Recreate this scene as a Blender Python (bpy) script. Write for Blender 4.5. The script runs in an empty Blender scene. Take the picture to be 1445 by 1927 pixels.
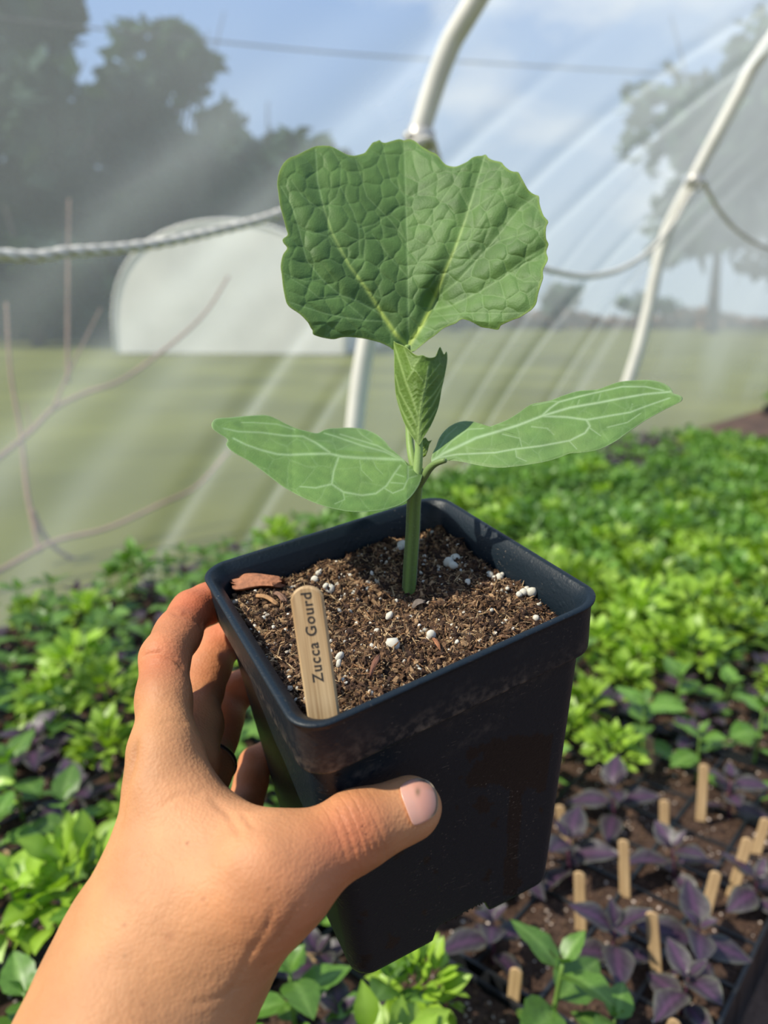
import bpy, math, random
import numpy as np
from mathutils import Vector, Matrix
random.seed(7)
RNG = np.random.default_rng(11)
PI = math.pi
SC = bpy.context.scene
COL = SC.collection

# ------------------------------------------------------------------ camera, sky, sun, exposure
SZ = 0.055                                   # height of the soil in the trays above the floor
CAM = np.array([0.0, 0.0, SZ + 0.5])
PITCH = math.radians(14)
cp, sp = math.cos(PITCH), math.sin(PITCH)
CX = np.array([1.0, 0, 0]); CU = np.array([0, sp, cp]); CF = np.array([0, cp, -sp])
FPX = 1450.0
cam_data = bpy.data.cameras.new('camera')
cam = bpy.data.objects.new('camera', cam_data)
COL.objects.link(cam)
cam.location = CAM
cam.rotation_euler = (PI/2 - PITCH, 0, 0)
cam_data.sensor_fit = 'VERTICAL'
cam_data.sensor_height = 36.0
cam_data.sensor_width = 27.0
cam_data.lens = FPX/1927*36
cam_data.clip_start = 0.01; cam_data.clip_end = 500
cam_data.dof.use_dof = True
cam_data.dof.focus_distance = 0.282
cam_data.dof.aperture_fstop = 7.6
SC.camera = cam

SUN_DIR = Vector((-0.64, -0.22, 0.76)).normalized()
world = bpy.data.worlds.new('world'); SC.world = world
world.use_nodes = True
wn = world.node_tree.nodes; wl = world.node_tree.links
wn.clear()
w_out = wn.new('ShaderNodeOutputWorld'); w_bg = wn.new('ShaderNodeBackground')
w_tc = wn.new('ShaderNodeTexCoord'); w_sep = wn.new('ShaderNodeSeparateXYZ')
w_gr = wn.new('ShaderNodeValToRGB'); w_no = wn.new('ShaderNodeTexNoise'); w_cr = wn.new('ShaderNodeValToRGB')
w_mx = wn.new('ShaderNodeMix'); w_mx.data_type = 'RGBA'
w_map = wn.new('ShaderNodeMapping'); w_map.inputs['Scale'].default_value = (1, 1, 2.2)
w_map.inputs['Location'].default_value = (0.3, 0.1, 0.35)
wl.new(w_tc.outputs['Generated'], w_sep.inputs[0]); wl.new(w_sep.outputs['Z'], w_gr.inputs[0])
w_gr.color_ramp.elements[0].position = 0.0; w_gr.color_ramp.elements[0].color = (0.60, 0.69, 0.76, 1)
w_gr.color_ramp.elements[1].position = 0.45; w_gr.color_ramp.elements[1].color = (0.16, 0.36, 0.80, 1)
wl.new(w_tc.outputs['Generated'], w_map.inputs[0]); wl.new(w_map.outputs[0], w_no.inputs['Vector'])
w_no.inputs['Scale'].default_value = 2.6; w_no.inputs['Detail'].default_value = 5; w_no.inputs['Roughness'].default_value = 0.55
wl.new(w_no.outputs['Fac'], w_cr.inputs[0])
w_cr.color_ramp.elements[0].position = 0.50; w_cr.color_ramp.elements[0].color = (0, 0, 0, 1)
w_cr.color_ramp.elements[1].position = 0.66; w_cr.color_ramp.elements[1].color = (1, 1, 1, 1)
wl.new(w_cr.outputs[0], w_mx.inputs[0]); wl.new(w_gr.outputs[0], w_mx.inputs[6])
w_mx.inputs[7].default_value = (0.92, 0.94, 0.97, 1)
wl.new(w_mx.outputs[2], w_bg.inputs[0]); w_bg.inputs[1].default_value = 0.9
wl.new(w_bg.outputs[0], w_out.inputs[0])

sun_d = bpy.data.lights.new('sun', 'SUN'); sun = bpy.data.objects.new('sun', sun_d); COL.objects.link(sun)
sun_d.energy = 6.6; sun_d.angle = math.radians(1.2); sun_d.color = (1.0, 0.93, 0.80)
sun.rotation_euler = SUN_DIR.to_track_quat('Z', 'Y').to_euler()
sun.location = (-3, -2, 5)

SC.view_settings.view_transform = 'Standard'
SC.view_settings.look = 'None'
SC.view_settings.gamma = 1.0
SC.view_settings.use_curve_mapping = False
SC.view_settings.exposure = 0.15
SC.cycles.max_bounces = 12
SC.cycles.transparent_max_bounces = 16
SC.cycles.caustics_reflective = False
SC.cycles.caustics_refractive = False
SC.cycles.sample_clamp_indirect = 6

# ------------------------------------------------------------------ helpers
def lin(r, g, b):
    f = lambda c: (c/255/12.92) if c/255 <= 0.04045 else ((c/255+0.055)/1.055)**2.4
    return (f(r), f(g), f(b))

def P(u, v, d):                               # a point seen at photo pixel (u, v), d metres along the view axis
    u = np.asarray(u, float); v = np.asarray(v, float); d = np.asarray(d, float)
    x = (u-722.5)/FPX*d; y = (963.5-v)/FPX*d
    return CAM + x[..., None]*CX + y[..., None]*CU + d[..., None]*CF

def ray(u, v):
    return CX*(u-722.5)/FPX + CU*(963.5-v)/FPX + CF

def pix(p):
    q = np.asarray(p, float) - CAM
    d = q@CF
    return 722.5 + FPX*(q@CX)/d, 963.5 - FPX*(q@CU)/d, d

def ground(u, v, z=SZ):
    d = ray(u, v); t = (z-CAM[2])/d[2]
    return CAM + d*t

class MB:
    """collects geometry with a colour per vertex and becomes one mesh"""
    def __init__(s): s.v = []; s.f = []; s.c = []; s.n = 0
    def add(s, verts, faces, col=(1, 1, 1)):
        verts = np.asarray(verts, float).reshape(-1, 3)
        c = np.asarray(col, float)
        if c.ndim == 1: c = np.tile(c, (len(verts), 1))
        s.v.append(verts); s.c.append(c)
        faces = np.asarray(faces, int)
        s.f.append(faces + s.n); s.n += len(verts)
    def mesh(s, name, mats, smooth=True):
        V = np.concatenate(s.v); C = np.concatenate(s.c)
        me = bpy.data.meshes.new(name)
        nf = sum(len(f) for f in s.f); loops = np.concatenate([f.ravel() for f in s.f])
        sizes = np.concatenate([np.full(len(f), f.shape[1]) for f in s.f])
        me.vertices.add(len(V)); me.vertices.foreach_set('co', V.ravel())
        me.loops.add(len(loops)); me.loops.foreach_set('vertex_index', loops.astype(np.int32))
        me.polygons.add(nf)
        st = np.concatenate([[0], np.cumsum(sizes)[:-1]])
        me.polygons.foreach_set('loop_start', st.astype(np.int32))
        me.update(calc_edges=True)
        me.polygons.foreach_set('use_smooth', np.full(nf, smooth))
        a = me.color_attributes.new('Col', 'FLOAT_COLOR', 'POINT')
        a.data.foreach_set('color', np.concatenate([C[:, :3], np.ones((len(C), 1))], 1).ravel())
        for m in (mats if isinstance(mats, (list, tuple)) else [mats]): me.materials.append(m)
        me.validate(); me.update()
        return me

def link(name, me, parent=None):
    o = bpy.data.objects.new(name, me); COL.objects.link(o)
    if parent is not None: o.parent = parent
    return o

def tag(o, label=None, cat=None, group=None, kind=None):
    if label: o['label'] = label
    if cat: o['category'] = cat
    if group: o['group'] = group
    if kind: o['kind'] = kind
    return o

def empty(name, loc=(0, 0, 0), label=None, cat=None, group=None):
    o = bpy.data.objects.new(name, None); COL.objects.link(o)
    o.location = Vector(loc); o.empty_display_size = 0.02
    return tag(o, label, cat, group)

def build(mb, name, mat, parent=None, smooth=True):
    """link a mesh in world coordinates; under an Empty it is shifted to the Empty's frame"""
    if parent is not None and parent.location.length > 0:
        off = np.array(parent.location); mb.v = [v - off for v in mb.v]
    return link(name, mb.mesh(name, mat, smooth), parent)

def frame_along(pts):
    pts = np.asarray(pts, float)
    T = np.gradient(pts, axis=0); T /= np.linalg.norm(T, axis=1)[:, None] + 1e-12
    ref = np.array([0, 0, 1.0]) if abs(T[0][2]) < 0.9 else np.array([0, 1.0, 0])
    A = []; a = np.cross(T[0], ref); a /= np.linalg.norm(a)
    for t in T:
        a = a - t*(a@t); a /= np.linalg.norm(a); A.append(a.copy())
    A = np.array(A); B = np.cross(T, A)
    return T, A, B

def tube(mb, pts, rad, n=10, col=(1, 1, 1), cap=True):
    pts = np.asarray(pts, float); m = len(pts)
    rad = np.broadcast_to(np.asarray(rad, float), (m,))
    T, A, B = frame_along(pts)
    th = np.linspace(0, 2*PI, n, endpoint=False)
    V = pts[:, None] + rad[:, None, None]*(np.cos(th)[None, :, None]*A[:, None] + np.sin(th)[None, :, None]*B[:, None])
    i = np.arange(m-1)[:, None]*n; j = np.arange(n)[None, :]; k = (j+1) % n
    F = np.stack([i+j, i+k, i+n+k, i+n+j], -1).reshape(-1, 4)
    C = np.asarray(col, float)
    if C.ndim == 2: C = np.repeat(C, n, 0)
    mb.add(V.reshape(-1, 3), F, C)
    if cap:
        for e, s in ((0, -1), (m-1, 1)):
            r = mb.n
            mb.add([pts[e] + T[e]*s*rad[e]*0.35], np.zeros((0, 3), int), C if C.ndim == 1 else C[e*n])
            base = r - m*n if s == -1 else r - m*n - 1
            q = np.arange(n) + e*n + base; w = np.roll(q, -1)
            tri = np.stack([np.full(n, r), w, q] if s == -1 else [np.full(n, r), q, w], -1)
            mb.f.append(tri)

def spline(pts, n):
    """Catmull-Rom through pts"""
    p = np.asarray(pts, float); p = np.vstack([2*p[0]-p[1], p, 2*p[-1]-p[-2]])
    m = len(p)-3; t = np.linspace(0, m, n); i = np.minimum(t.astype(int), m-1); f = (t-i)[:, None]
    a, b, c, d = p[i], p[i+1], p[i+2], p[i+3]
    return 0.5*((2*b)+(-a+c)*f+(2*a-5*b+4*c-d)*f*f+(-a+3*b-3*c+d)*f**3)

def vnoise(X, seed=0, octs=3):
    """cheap smooth noise of points X (n,k) in -1..1"""
    r = np.random.default_rng(seed); X = np.atleast_2d(X); out = np.zeros(len(X)); amp = 1; tot = 0
    for o in range(octs):
        acc = np.zeros(len(X))
        for _ in range(5):
            k = r.normal(0, 1, X.shape[1])*(2**o); acc += np.sin(X@k + r.uniform(0, 6.28))
        out += amp*acc/2.6; tot += amp; amp *= 0.5
    return out/tot

# ------------------------------------------------------------------ materials
def mat(name, rough=0.6, base=(0.5, 0.5, 0.5), attr=False, spec=0.5, bump=None, var=0.0, trans=0.0, metal=0.0,
        sss=0.0, sheen=0.0, mottle=None, coat=0.0, randval=0.0):
    """Principled surface with optional vertex colour, noise variation, bump (scale, strength, distance) and translucency"""
    m = bpy.data.materials.new(name); m.use_nodes = True
    nt = m.node_tree; N = nt.nodes; L = nt.links; N.clear()
    out = N.new('ShaderNodeOutputMaterial'); b = N.new('ShaderNodeBsdfPrincipled')
    tc = N.new('ShaderNodeTexCoord')
    if attr:
        a = N.new('ShaderNodeAttribute'); a.attribute_name = 'Col'; col = a.outputs['Color']
    else:
        r = N.new('ShaderNodeRGB'); r.outputs[0].default_value = (*base, 1); col = r.outputs[0]
    if mottle:
        sc, amt = mottle
        no = N.new('ShaderNodeTexNoise'); no.inputs['Scale'].default_value = sc; no.inputs['Detail'].default_value = 5
        L.new(tc.outputs['Object'], no.inputs['Vector'])
        mr = N.new('ShaderNodeMapRange'); mr.inputs[1].default_value = 0.3; mr.inputs[2].default_value = 0.7
        mr.inputs[3].default_value = 1-amt; mr.inputs[4].default_value = 1+amt
        L.new(no.outputs['Fac'], mr.inputs[0])
        vm = N.new('ShaderNodeVectorMath'); vm.operation = 'SCALE'
        L.new(col, vm.inputs[0]); L.new(mr.outputs[0], vm.inputs[3]); col = vm.outputs[0]
    if randval:
        oi = N.new('ShaderNodeObjectInfo'); mr = N.new('ShaderNodeMapRange')
        mr.inputs[3].default_value = 1-randval; mr.inputs[4].default_value = 1+randval
        L.new(oi.outputs['Random'], mr.inputs[0])
        vm = N.new('ShaderNodeVectorMath'); vm.operation = 'SCALE'
        L.new(col, vm.inputs[0]); L.new(mr.outputs[0], vm.inputs[3]); col = vm.outputs[0]
    L.new(col, b.inputs['Base Color'])
    b.inputs['Roughness'].default_value = rough; b.inputs['Metallic'].default_value = metal
    b.inputs['Specular IOR Level'].default_value = spec
    if coat: b.inputs['Coat Weight'].default_value = coat; b.inputs['Coat Roughness'].default_value = 0.2
    if sheen: b.inputs['Sheen Weight'].default_value = sheen; b.inputs['Sheen Roughness'].default_value = 0.4
    if sss:
        b.inputs['Subsurface Weight'].default_value = sss
        b.inputs['Subsurface Radius'].default_value = (1.0, 0.35, 0.18)
        b.inputs['Subsurface Scale'].default_value = 0.004
    if bump:
        sc, st, dist = bump
        no = N.new('ShaderNodeTexNoise'); no.inputs['Scale'].default_value = sc; no.inputs['Detail'].default_value = 4
        L.new(tc.outputs['Object'], no.inputs['Vector'])
        bp = N.new('ShaderNodeBump'); bp.inputs['Strength'].default_value = st; bp.inputs['Distance'].default_value = dist
        L.new(no.outputs['Fac'], bp.inputs['Height']); L.new(bp.outputs[0], b.inputs['Normal'])
    if trans:
        t = N.new('ShaderNodeBsdfTranslucent'); mx = N.new('ShaderNodeMixShader'); mx.inputs[0].default_value = trans
        vm2 = N.new('ShaderNodeVectorMath'); vm2.operation = 'MULTIPLY'; vm2.inputs[1].default_value = (1.25, 1.35, 0.5)
        L.new(col, vm2.inputs[0]); L.new(vm2.outputs[0], t.inputs['Color'])
        L.new(b.outputs[0], mx.inputs[1]); L.new(t.outputs[0], mx.inputs[2]); L.new(mx.outputs[0], out.inputs[0])
    else:
        L.new(b.outputs[0], out.inputs[0])
    m['_'] = 1
    return m

M = {}
M['grass'] = mat('field_grass', 0.9, (0.12, 0.125, 0.028), mottle=(0.6, 0.35), spec=0.1)
M['ground'] = mat('ground_fabric', 0.9, (0.10, 0.055, 0.034), mottle=(9, 0.5), bump=(60, 0.6, 0.01))
M['pipe'] = mat('galvanised_pipe', 0.4, (0.80, 0.76, 0.69), mottle=(7, 0.10), metal=0.0)
M['rope'] = mat('white_rope', 0.7, (0.72, 0.67, 0.58), mottle=(40, 0.12))
M['clamp'] = mat('pipe_clamp', 0.4, (0.6, 0.56, 0.5), metal=0.4)
M['soil'] = mat('potting_soil', 0.95, attr=True, spec=0.15, bump=(900, 0.9, 0.0012), mottle=(260, 0.45))
M['traysoil'] = mat('tray_soil', 0.95, attr=True, spec=0.2, bump=(300, 0.9, 0.003), mottle=(180, 0.5))
M['perlite'] = mat('perlite', 0.8, (0.72, 0.66, 0.54), bump=(1500, 0.5, 0.0006), mottle=(300, 0.18))
M['bark'] = mat('bark', 0.8, attr=True, bump=(500, 0.8, 0.0008), mottle=(400, 0.3))
M['black'] = mat('black_plastic', 0.45, (0.012, 0.013, 0.015), mottle=(30, 0.3))
M['leaf'] = mat('gourd_leaf', 0.55, attr=True, spec=0.35, bump=(1300, 0.35, 0.0004), trans=0.28, sheen=0.08, mottle=(120, 0.12))
M['stem'] = mat('gourd_stem', 0.5, attr=True, spec=0.4, bump=(1600, 0.3, 0.0003), trans=0.12, sheen=0.3)
M['plant'] = mat('seedling_leaf', 0.42, attr=True, spec=0.5, trans=0.30, randval=0.22, mottle=(30, 0.18))
M['treeleaf'] = mat('tree_leaf', 0.8, attr=True, spec=0.1, trans=0.2)
M['trunk'] = mat('tree_bark', 0.9, (0.06, 0.045, 0.035))
M['twig'] = mat('bare_twig', 0.8, (0.30, 0.17, 0.12), mottle=(20, 0.2))
M['cable'] = mat('cable', 0.7, (0.05, 0.05, 0.06))
M['tunnelwhite'] = mat('far_tunnel_cover', 0.6, (0.66, 0.64, 0.57), mottle=(0.8, 0.15))
M['ring'] = mat('ring_metal', 0.3, (0.08, 0.07, 0.065), metal=0.8)
M['ink'] = mat('ink', 0.8, (0.035, 0.028, 0.022))

def wood_mat():
    m = mat('label_wood', 0.6, (0.52, 0.345, 0.175), spec=0.25)
    nt = m.node_tree; N = nt.nodes; L = nt.links
    b = next(n for n in N if n.type == 'BSDF_PRINCIPLED')
    tc = N.new('ShaderNodeTexCoord'); mp = N.new('ShaderNodeMapping'); mp.inputs['Scale'].default_value = (900, 900, 25)
    no = N.new('ShaderNodeTexNoise'); no.inputs['Scale'].default_value = 1.0; no.inputs['Detail'].default_value = 3
    cr = N.new('ShaderNodeValToRGB'); cr.color_ramp.elements[0].color = (0.40, 0.25, 0.12, 1); cr.color_ramp.elements[1].color = (0.62, 0.43, 0.23, 1)
    cr.color_ramp.elements[0].position = 0.35; cr.color_ramp.elements[1].position = 0.65
    L.new(tc.outputs['Object'], mp.inputs[0]); L.new(mp.outputs[0], no.inputs['Vector']); L.new(no.outputs['Fac'], cr.inputs[0])
    L.new(cr.outputs[0], b.inputs['Base Color'])
    bp = N.new('ShaderNodeBump'); bp.inputs['Strength'].default_value = 0.2; bp.inputs['Distance'].default_value = 0.0003
    L.new(no.outputs['Fac'], bp.inputs['Height']); L.new(bp.outputs[0], b.inputs['Normal'])
    return m
M['wood'] = wood_mat()

def film_mat():
    m = bpy.data.materials.new('tunnel_film'); m.use_nodes = True
    nt = m.node_tree; N = nt.nodes; L = nt.links; N.clear()
    out = N.new('ShaderNodeOutputMaterial')
    tr = N.new('ShaderNodeBsdfTransparent'); tr.inputs[0].default_value = (0.93, 0.955, 0.95, 1)
    tl = N.new('ShaderNodeBsdfTranslucent'); tl.inputs[0].default_value = (0.70, 0.77, 0.79, 1)
    df = N.new('ShaderNodeBsdfDiffuse'); df.inputs[0].default_value = (0.66, 0.72, 0.74, 1)
    gl = N.new('ShaderNodeBsdfGlossy'); gl.inputs['Roughness'].default_value = 0.22
    a = N.new('ShaderNodeAttribute'); a.attribute_name = 'Col'
    sep = N.new('ShaderNodeSeparateColor'); L.new(a.outputs['Color'], sep.inputs[0])
    m1 = N.new('ShaderNodeMixShader'); m1.inputs[0].default_value = 0.35; L.new(tl.outputs[0], m1.inputs[1]); L.new(df.outputs[0], m1.inputs[2])
    m2 = N.new('ShaderNodeMixShader'); m2.inputs[0].default_value = 0.12; L.new(m1.outputs[0], m2.inputs[1]); L.new(gl.outputs[0], m2.inputs[2])
    tc = N.new('ShaderNodeTexCoord'); no = N.new('ShaderNodeTexNoise'); no.inputs['Scale'].default_value = 2.3; no.inputs['Detail'].default_value = 4
    L.new(tc.outputs['Object'], no.inputs['Vector'])
    # milkiness of the sheet: the folds stored with the mesh, a cloudy variation and grazing sight
    mr = N.new('ShaderNodeMapRange'); mr.inputs[1].default_value = 0.3; mr.inputs[2].default_value = 0.7; mr.inputs[3].default_value = -0.05; mr.inputs[4].default_value = 0.06
    L.new(no.outputs['Fac'], mr.inputs[0])
    lw = N.new('ShaderNodeLayerWeight'); lw.inputs[0].default_value = 0.25
    ml = N.new('ShaderNodeMath'); ml.operation = 'MULTIPLY'; ml.inputs[1].default_value = 0.22; L.new(lw.outputs['Facing'], ml.inputs[0])
    a1 = N.new('ShaderNodeMath'); a1.operation = 'ADD'; L.new(sep.outputs[0], a1.inputs[0]); L.new(mr.outputs[0], a1.inputs[1])
    a2 = N.new('ShaderNodeMath'); a2.operation = 'ADD'; a2.use_clamp = True; L.new(a1.outputs[0], a2.inputs[0]); L.new(ml.outputs[0], a2.inputs[1])
    m3 = N.new('ShaderNodeMixShader'); L.new(a2.outputs[0], m3.inputs[0]); L.new(tr.outputs[0], m3.inputs[1]); L.new(m2.outputs[0], m3.inputs[2])
    L.new(m3.outputs[0], out.inputs[0])
    return m
M['film'] = film_mat()

def skin_mat():
    m = mat('skin', 0.58, attr=True, spec=0.3, sss=0.18)
    nt = m.node_tree; N = nt.nodes; L = nt.links
    b = next(n for n in N if n.type == 'BSDF_PRINCIPLED')
    col = b.inputs['Base Color'].links[0].from_socket
    tc = N.new('ShaderNodeTexCoord')
    n1 = N.new('ShaderNodeTexNoise'); n1.inputs['Scale'].default_value = 55; n1.inputs['Detail'].default_value = 5
    L.new(tc.outputs['Object'], n1.inputs['Vector'])
    mr = N.new('ShaderNodeMapRange'); mr.inputs[1].default_value = 0.3; mr.inputs[2].default_value = 0.7; mr.inputs[3].default_value = 0.86; mr.inputs[4].default_value = 1.12
    L.new(n1.outputs['Fac'], mr.inputs[0])
    vm = N.new('ShaderNodeVectorMath'); vm.operation = 'SCALE'; L.new(col, vm.inputs[0]); L.new(mr.outputs[0], vm.inputs[3])
    # scattered freckles
    vo = N.new('ShaderNodeTexVoronoi'); vo.inputs['Scale'].default_value = 75; vo.feature = 'F1'
    L.new(tc.outputs['Object'], vo.inputs['Vector'])
    fr = N.new('ShaderNodeMapRange'); fr.inputs[1].default_value = 0.02; fr.inputs[2].default_value = 0.07; fr.inputs[3].default_value = 0.85; fr.inputs[4].default_value = 1.0
    L.new(vo.outputs['Distance'], fr.inputs[0])
    vm2 = N.new('ShaderNodeVectorMath'); vm2.operation = 'SCALE'; L.new(vm.outputs[0], vm2.inputs[0]); L.new(fr.outputs[0], vm2.inputs[3])
    L.new(vm2.outputs[0], b.inputs['Base Color'])
    # knuckle creases (attributes crease_mask / crease_pos in millimetres) and fine skin relief
    cm = N.new('ShaderNodeAttribute'); cm.attribute_name = 'crease_mask'
    ct = N.new('ShaderNodeAttribute'); ct.attribute_name = 'crease_pos'
    n2 = N.new('ShaderNodeTexNoise'); n2.inputs['Scale'].default_value = 110; L.new(tc.outputs['Object'], n2.inputs['Vector'])
    wob = N.new('ShaderNodeMath'); wob.operation = 'MULTIPLY_ADD'; wob.inputs[1].default_value = 2.6; L.new(n2.outputs['Fac'], wob.inputs[0]); L.new(ct.outputs['Fac'], wob.inputs[2])
    mu = N.new('ShaderNodeMath'); mu.operation = 'MULTIPLY'; mu.inputs[1].default_value = 1.05; L.new(wob.outputs[0], mu.inputs[0])
    sn = N.new('ShaderNodeMath'); sn.operation = 'SINE'; L.new(mu.outputs[0], sn.inputs[0])
    ab = N.new('ShaderNodeMath'); ab.operation = 'ABSOLUTE'; L.new(sn.outputs[0], ab.inputs[0])
    pw = N.new('ShaderNodeMath'); pw.operation = 'POWER'; pw.inputs[1].default_value = 0.4; L.new(ab.outputs[0], pw.inputs[0])
    h1 = N.new('ShaderNodeMath'); h1.operation = 'MULTIPLY'; L.new(pw.outputs[0], h1.inputs[0]); L.new(cm.outputs['Fac'], h1.inputs[1])
    b1 = N.new('ShaderNodeBump'); b1.inputs['Strength'].default_value = 0.30; b1.inputs['Distance'].default_value = 0.0006; L.new(h1.outputs[0], b1.inputs['Height'])
    v2 = N.new('ShaderNodeTexVoronoi'); v2.inputs['Scale'].default_value = 900; L.new(tc.outputs['Object'], v2.inputs['Vector'])
    b2 = N.new('ShaderNodeBump'); b2.inputs['Strength'].default_value = 0.30; b2.inputs['Distance'].default_value = 0.0004
    L.new(v2.outputs['Distance'], b2.inputs['Height']); L.new(b1.outputs[0], b2.inputs['Normal'])
    b3 = N.new('ShaderNodeBump'); b3.inputs['Strength'].default_value = 0.22; b3.inputs['Distance'].default_value = 0.0010
    n3 = N.new('ShaderNodeTexNoise'); n3.inputs['Scale'].default_value = 420; n3.inputs['Detail'].default_value = 6; L.new(tc.outputs['Object'], n3.inputs['Vector'])
    L.new(n3.outputs['Fac'], b3.inputs['Height']); L.new(b2.outputs[0], b3.inputs['Normal'])
    L.new(b3.outputs[0], b.inputs['Normal'])
    return m
M['skin'] = skin_mat()

def nail_mat():
    return mat('nail', 0.28, attr=True, spec=0.5, sss=0.2)
M['nail'] = nail_mat()

def pot_mat():
    m = mat('pot_plastic', 0.42, (0.014, 0.015, 0.017), spec=0.33)
    nt = m.node_tree; N = nt.nodes; L = nt.links
    b = next(n for n in N if n.type == 'BSDF_PRINCIPLED')
    tc = N.new('ShaderNodeTexCoord')
    # pale scuffs: thin stretched noise, kept to patches
    mp = N.new('ShaderNodeMapping'); mp.inputs['Scale'].default_value = (70, 500, 1300); mp.inputs['Rotation'].default_value = (0.4, -0.5, 0.3)
    L.new(tc.outputs['Object'], mp.inputs[0])
    s1 = N.new('ShaderNodeTexNoise'); s1.inputs['Scale'].default_value = 1; s1.inputs['Detail'].default_value = 3; L.new(mp.outputs[0], s1.inputs['Vector'])
    c1 = N.new('ShaderNodeMapRange'); c1.inputs[1].default_value = 0.64; c1.inputs[2].default_value = 0.80; L.new(s1.outputs['Fac'], c1.inputs[0])
    s2 = N.new('ShaderNodeTexNoise'); s2.inputs['Scale'].default_value = 38; L.new(tc.outputs['Object'], s2.inputs['Vector'])
    c2 = N.new('ShaderNodeMapRange'); c2.inputs[1].default_value = 0.50; c2.inputs[2].default_value = 0.66; L.new(s2.outputs['Fac'], c2.inputs[0])
    mu = N.new('ShaderNodeMath'); mu.operation = 'MULTIPLY'; L.new(c1.outputs[0], mu.inputs[0]); L.new(c2.outputs[0], mu.inputs[1])
    # dust specks
    vo = N.new('ShaderNodeTexVoronoi'); vo.inputs['Scale'].default_value = 420; L.new(tc.outputs['Object'], vo.inputs['Vector'])
    c3 = N.new('ShaderNodeMapRange'); c3.inputs[1].default_value = 0.2; c3.inputs[2].default_value = 0.1; c3.inputs[3].default_value = 0; c3.inputs[4].default_value = 0.5; L.new(vo.outputs['Distance'], c3.inputs[0])
    mu3 = N.new('ShaderNodeMath'); mu3.operation = 'MULTIPLY'; L.new(c3.outputs[0], mu3.inputs[0]); L.new(c2.outputs[0], mu3.inputs[1])
    ad0 = N.new('ShaderNodeMath'); ad0.operation = 'MAXIMUM'; L.new(mu.outputs[0], ad0.inputs[0]); L.new(mu3.outputs[0], ad0.inputs[1])
    du = N.new('ShaderNodeAttribute'); du.attribute_name = 'Col'; s7 = N.new('ShaderNodeTexNoise'); s7.inputs['Scale'].default_value = 330; s7.inputs['Detail'].default_value = 5; L.new(tc.outputs['Object'], s7.inputs['Vector'])
    c7 = N.new('ShaderNodeMapRange'); c7.inputs[1].default_value = 0.42; c7.inputs[2].default_value = 0.70; L.new(s7.outputs['Fac'], c7.inputs[0])
    m7 = N.new('ShaderNodeMath'); m7.operation = 'MULTIPLY'; L.new(c7.outputs[0], m7.inputs[0]); s8 = N.new('ShaderNodeSeparateColor'); L.new(du.outputs['Color'], s8.inputs[0]); L.new(s8.outputs[0], m7.inputs[1])
    ad = N.new('ShaderNodeMath'); ad.operation = 'MAXIMUM'; L.new(ad0.outputs[0], ad.inputs[0]); L.new(m7.outputs[0], ad.inputs[1])
    # wet patches: darker and glossier
    s4 = N.new('ShaderNodeTexNoise'); s4.inputs['Scale'].default_value = 26; s4.inputs['Detail'].default_value = 2; L.new(tc.outputs['Object'], s4.inputs['Vector'])
    c4 = N.new('ShaderNodeMapRange'); c4.inputs[1].default_value = 0.52; c4.inputs[2].default_value = 0.55; L.new(s4.outputs['Fac'], c4.inputs[0])
    mxw = N.new('ShaderNodeMix'); mxw.data_type = 'RGBA'; dw = N.new('ShaderNodeAttribute'); dw.attribute_name = 'Col'; s9 = N.new('ShaderNodeSeparateColor'); L.new(dw.outputs['Color'], s9.inputs[0]); L.new(s9.outputs[1], mxw.inputs[0])
    mxw.inputs[6].default_value = (0.0055, 0.0115, 0.0175, 1); mxw.inputs[7].default_value = (0.0025, 0.004, 0.006, 1)
    mx = N.new('ShaderNodeMix'); mx.data_type = 'RGBA'; L.new(ad.outputs[0], mx.inputs[0])
    L.new(mxw.outputs[2], mx.inputs[6]); mx.inputs[7].default_value = (0.17, 0.14, 0.11, 1)
    L.new(mx.outputs[2], b.inputs['Base Color'])
    rr = N.new('ShaderNodeMapRange'); rr.inputs[3].default_value = 0.47; rr.inputs[4].default_value = 0.3; L.new(s9.outputs[1], rr.inputs[0]); L.new(rr.outputs[0], b.inputs['Roughness'])
    n5 = N.new('ShaderNodeTexNoise'); n5.inputs['Scale'].default_value = 900; n5.inputs['Detail'].default_value = 2; L.new(tc.outputs['Object'], n5.inputs['Vector'])
    b1 = N.new('ShaderNodeBump'); b1.inputs['Strength'].default_value = 0.22; b1.inputs['Distance'].default_value = 0.0006; L.new(n5.outputs['Fac'], b1.inputs['Height'])
    v6 = N.new('ShaderNodeTexVoronoi'); v6.inputs['Scale'].default_value = 260; L.new(tc.outputs['Object'], v6.inputs['Vector'])
    d6 = N.new('ShaderNodeMapRange'); d6.inputs[1].default_value = 0.0; d6.inputs[2].default_value = 0.3; d6.inputs[3].default_value = 1; d6.inputs[4].default_value = 0; L.new(v6.outputs['Distance'], d6.inputs[0])
    b2 = N.new('ShaderNodeBump'); b2.inputs['Strength'].default_value = 0.18; b2.inputs['Distance'].default_value = 0.0008; L.new(d6.outputs[0], b2.inputs['Height']); L.new(b1.outputs[0], b2.inputs['Normal'])
    L.new(b2.outputs[0], b.inputs['Normal'])
    return m
M['pot'] = pot_mat()
#@@SECTION structure
# ------------------------------------------------------------------ the tunnel: wall line and hoop circle
WD = np.array([1.1, 1.3, 0]); WD /= np.linalg.norm(WD)          # along the wall
WN = np.array([WD[1], -WD[0], 0])                                # inward
WB = np.array([-0.0974, 1.9397, SZ])                             # foot of the middle hoop
RH = 1.97                                                        # hoop radius

def wall(s, arc, off=0.0):
    th = np.asarray(arc, float)/RH; s = np.asarray(s, float)
    a = RH - (RH-off)*np.cos(th); z = (RH-off)*np.sin(th)
    return WB + s[..., None]*WD + a[..., None]*WN + z[..., None]*np.array([0, 0, 1.0])

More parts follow.
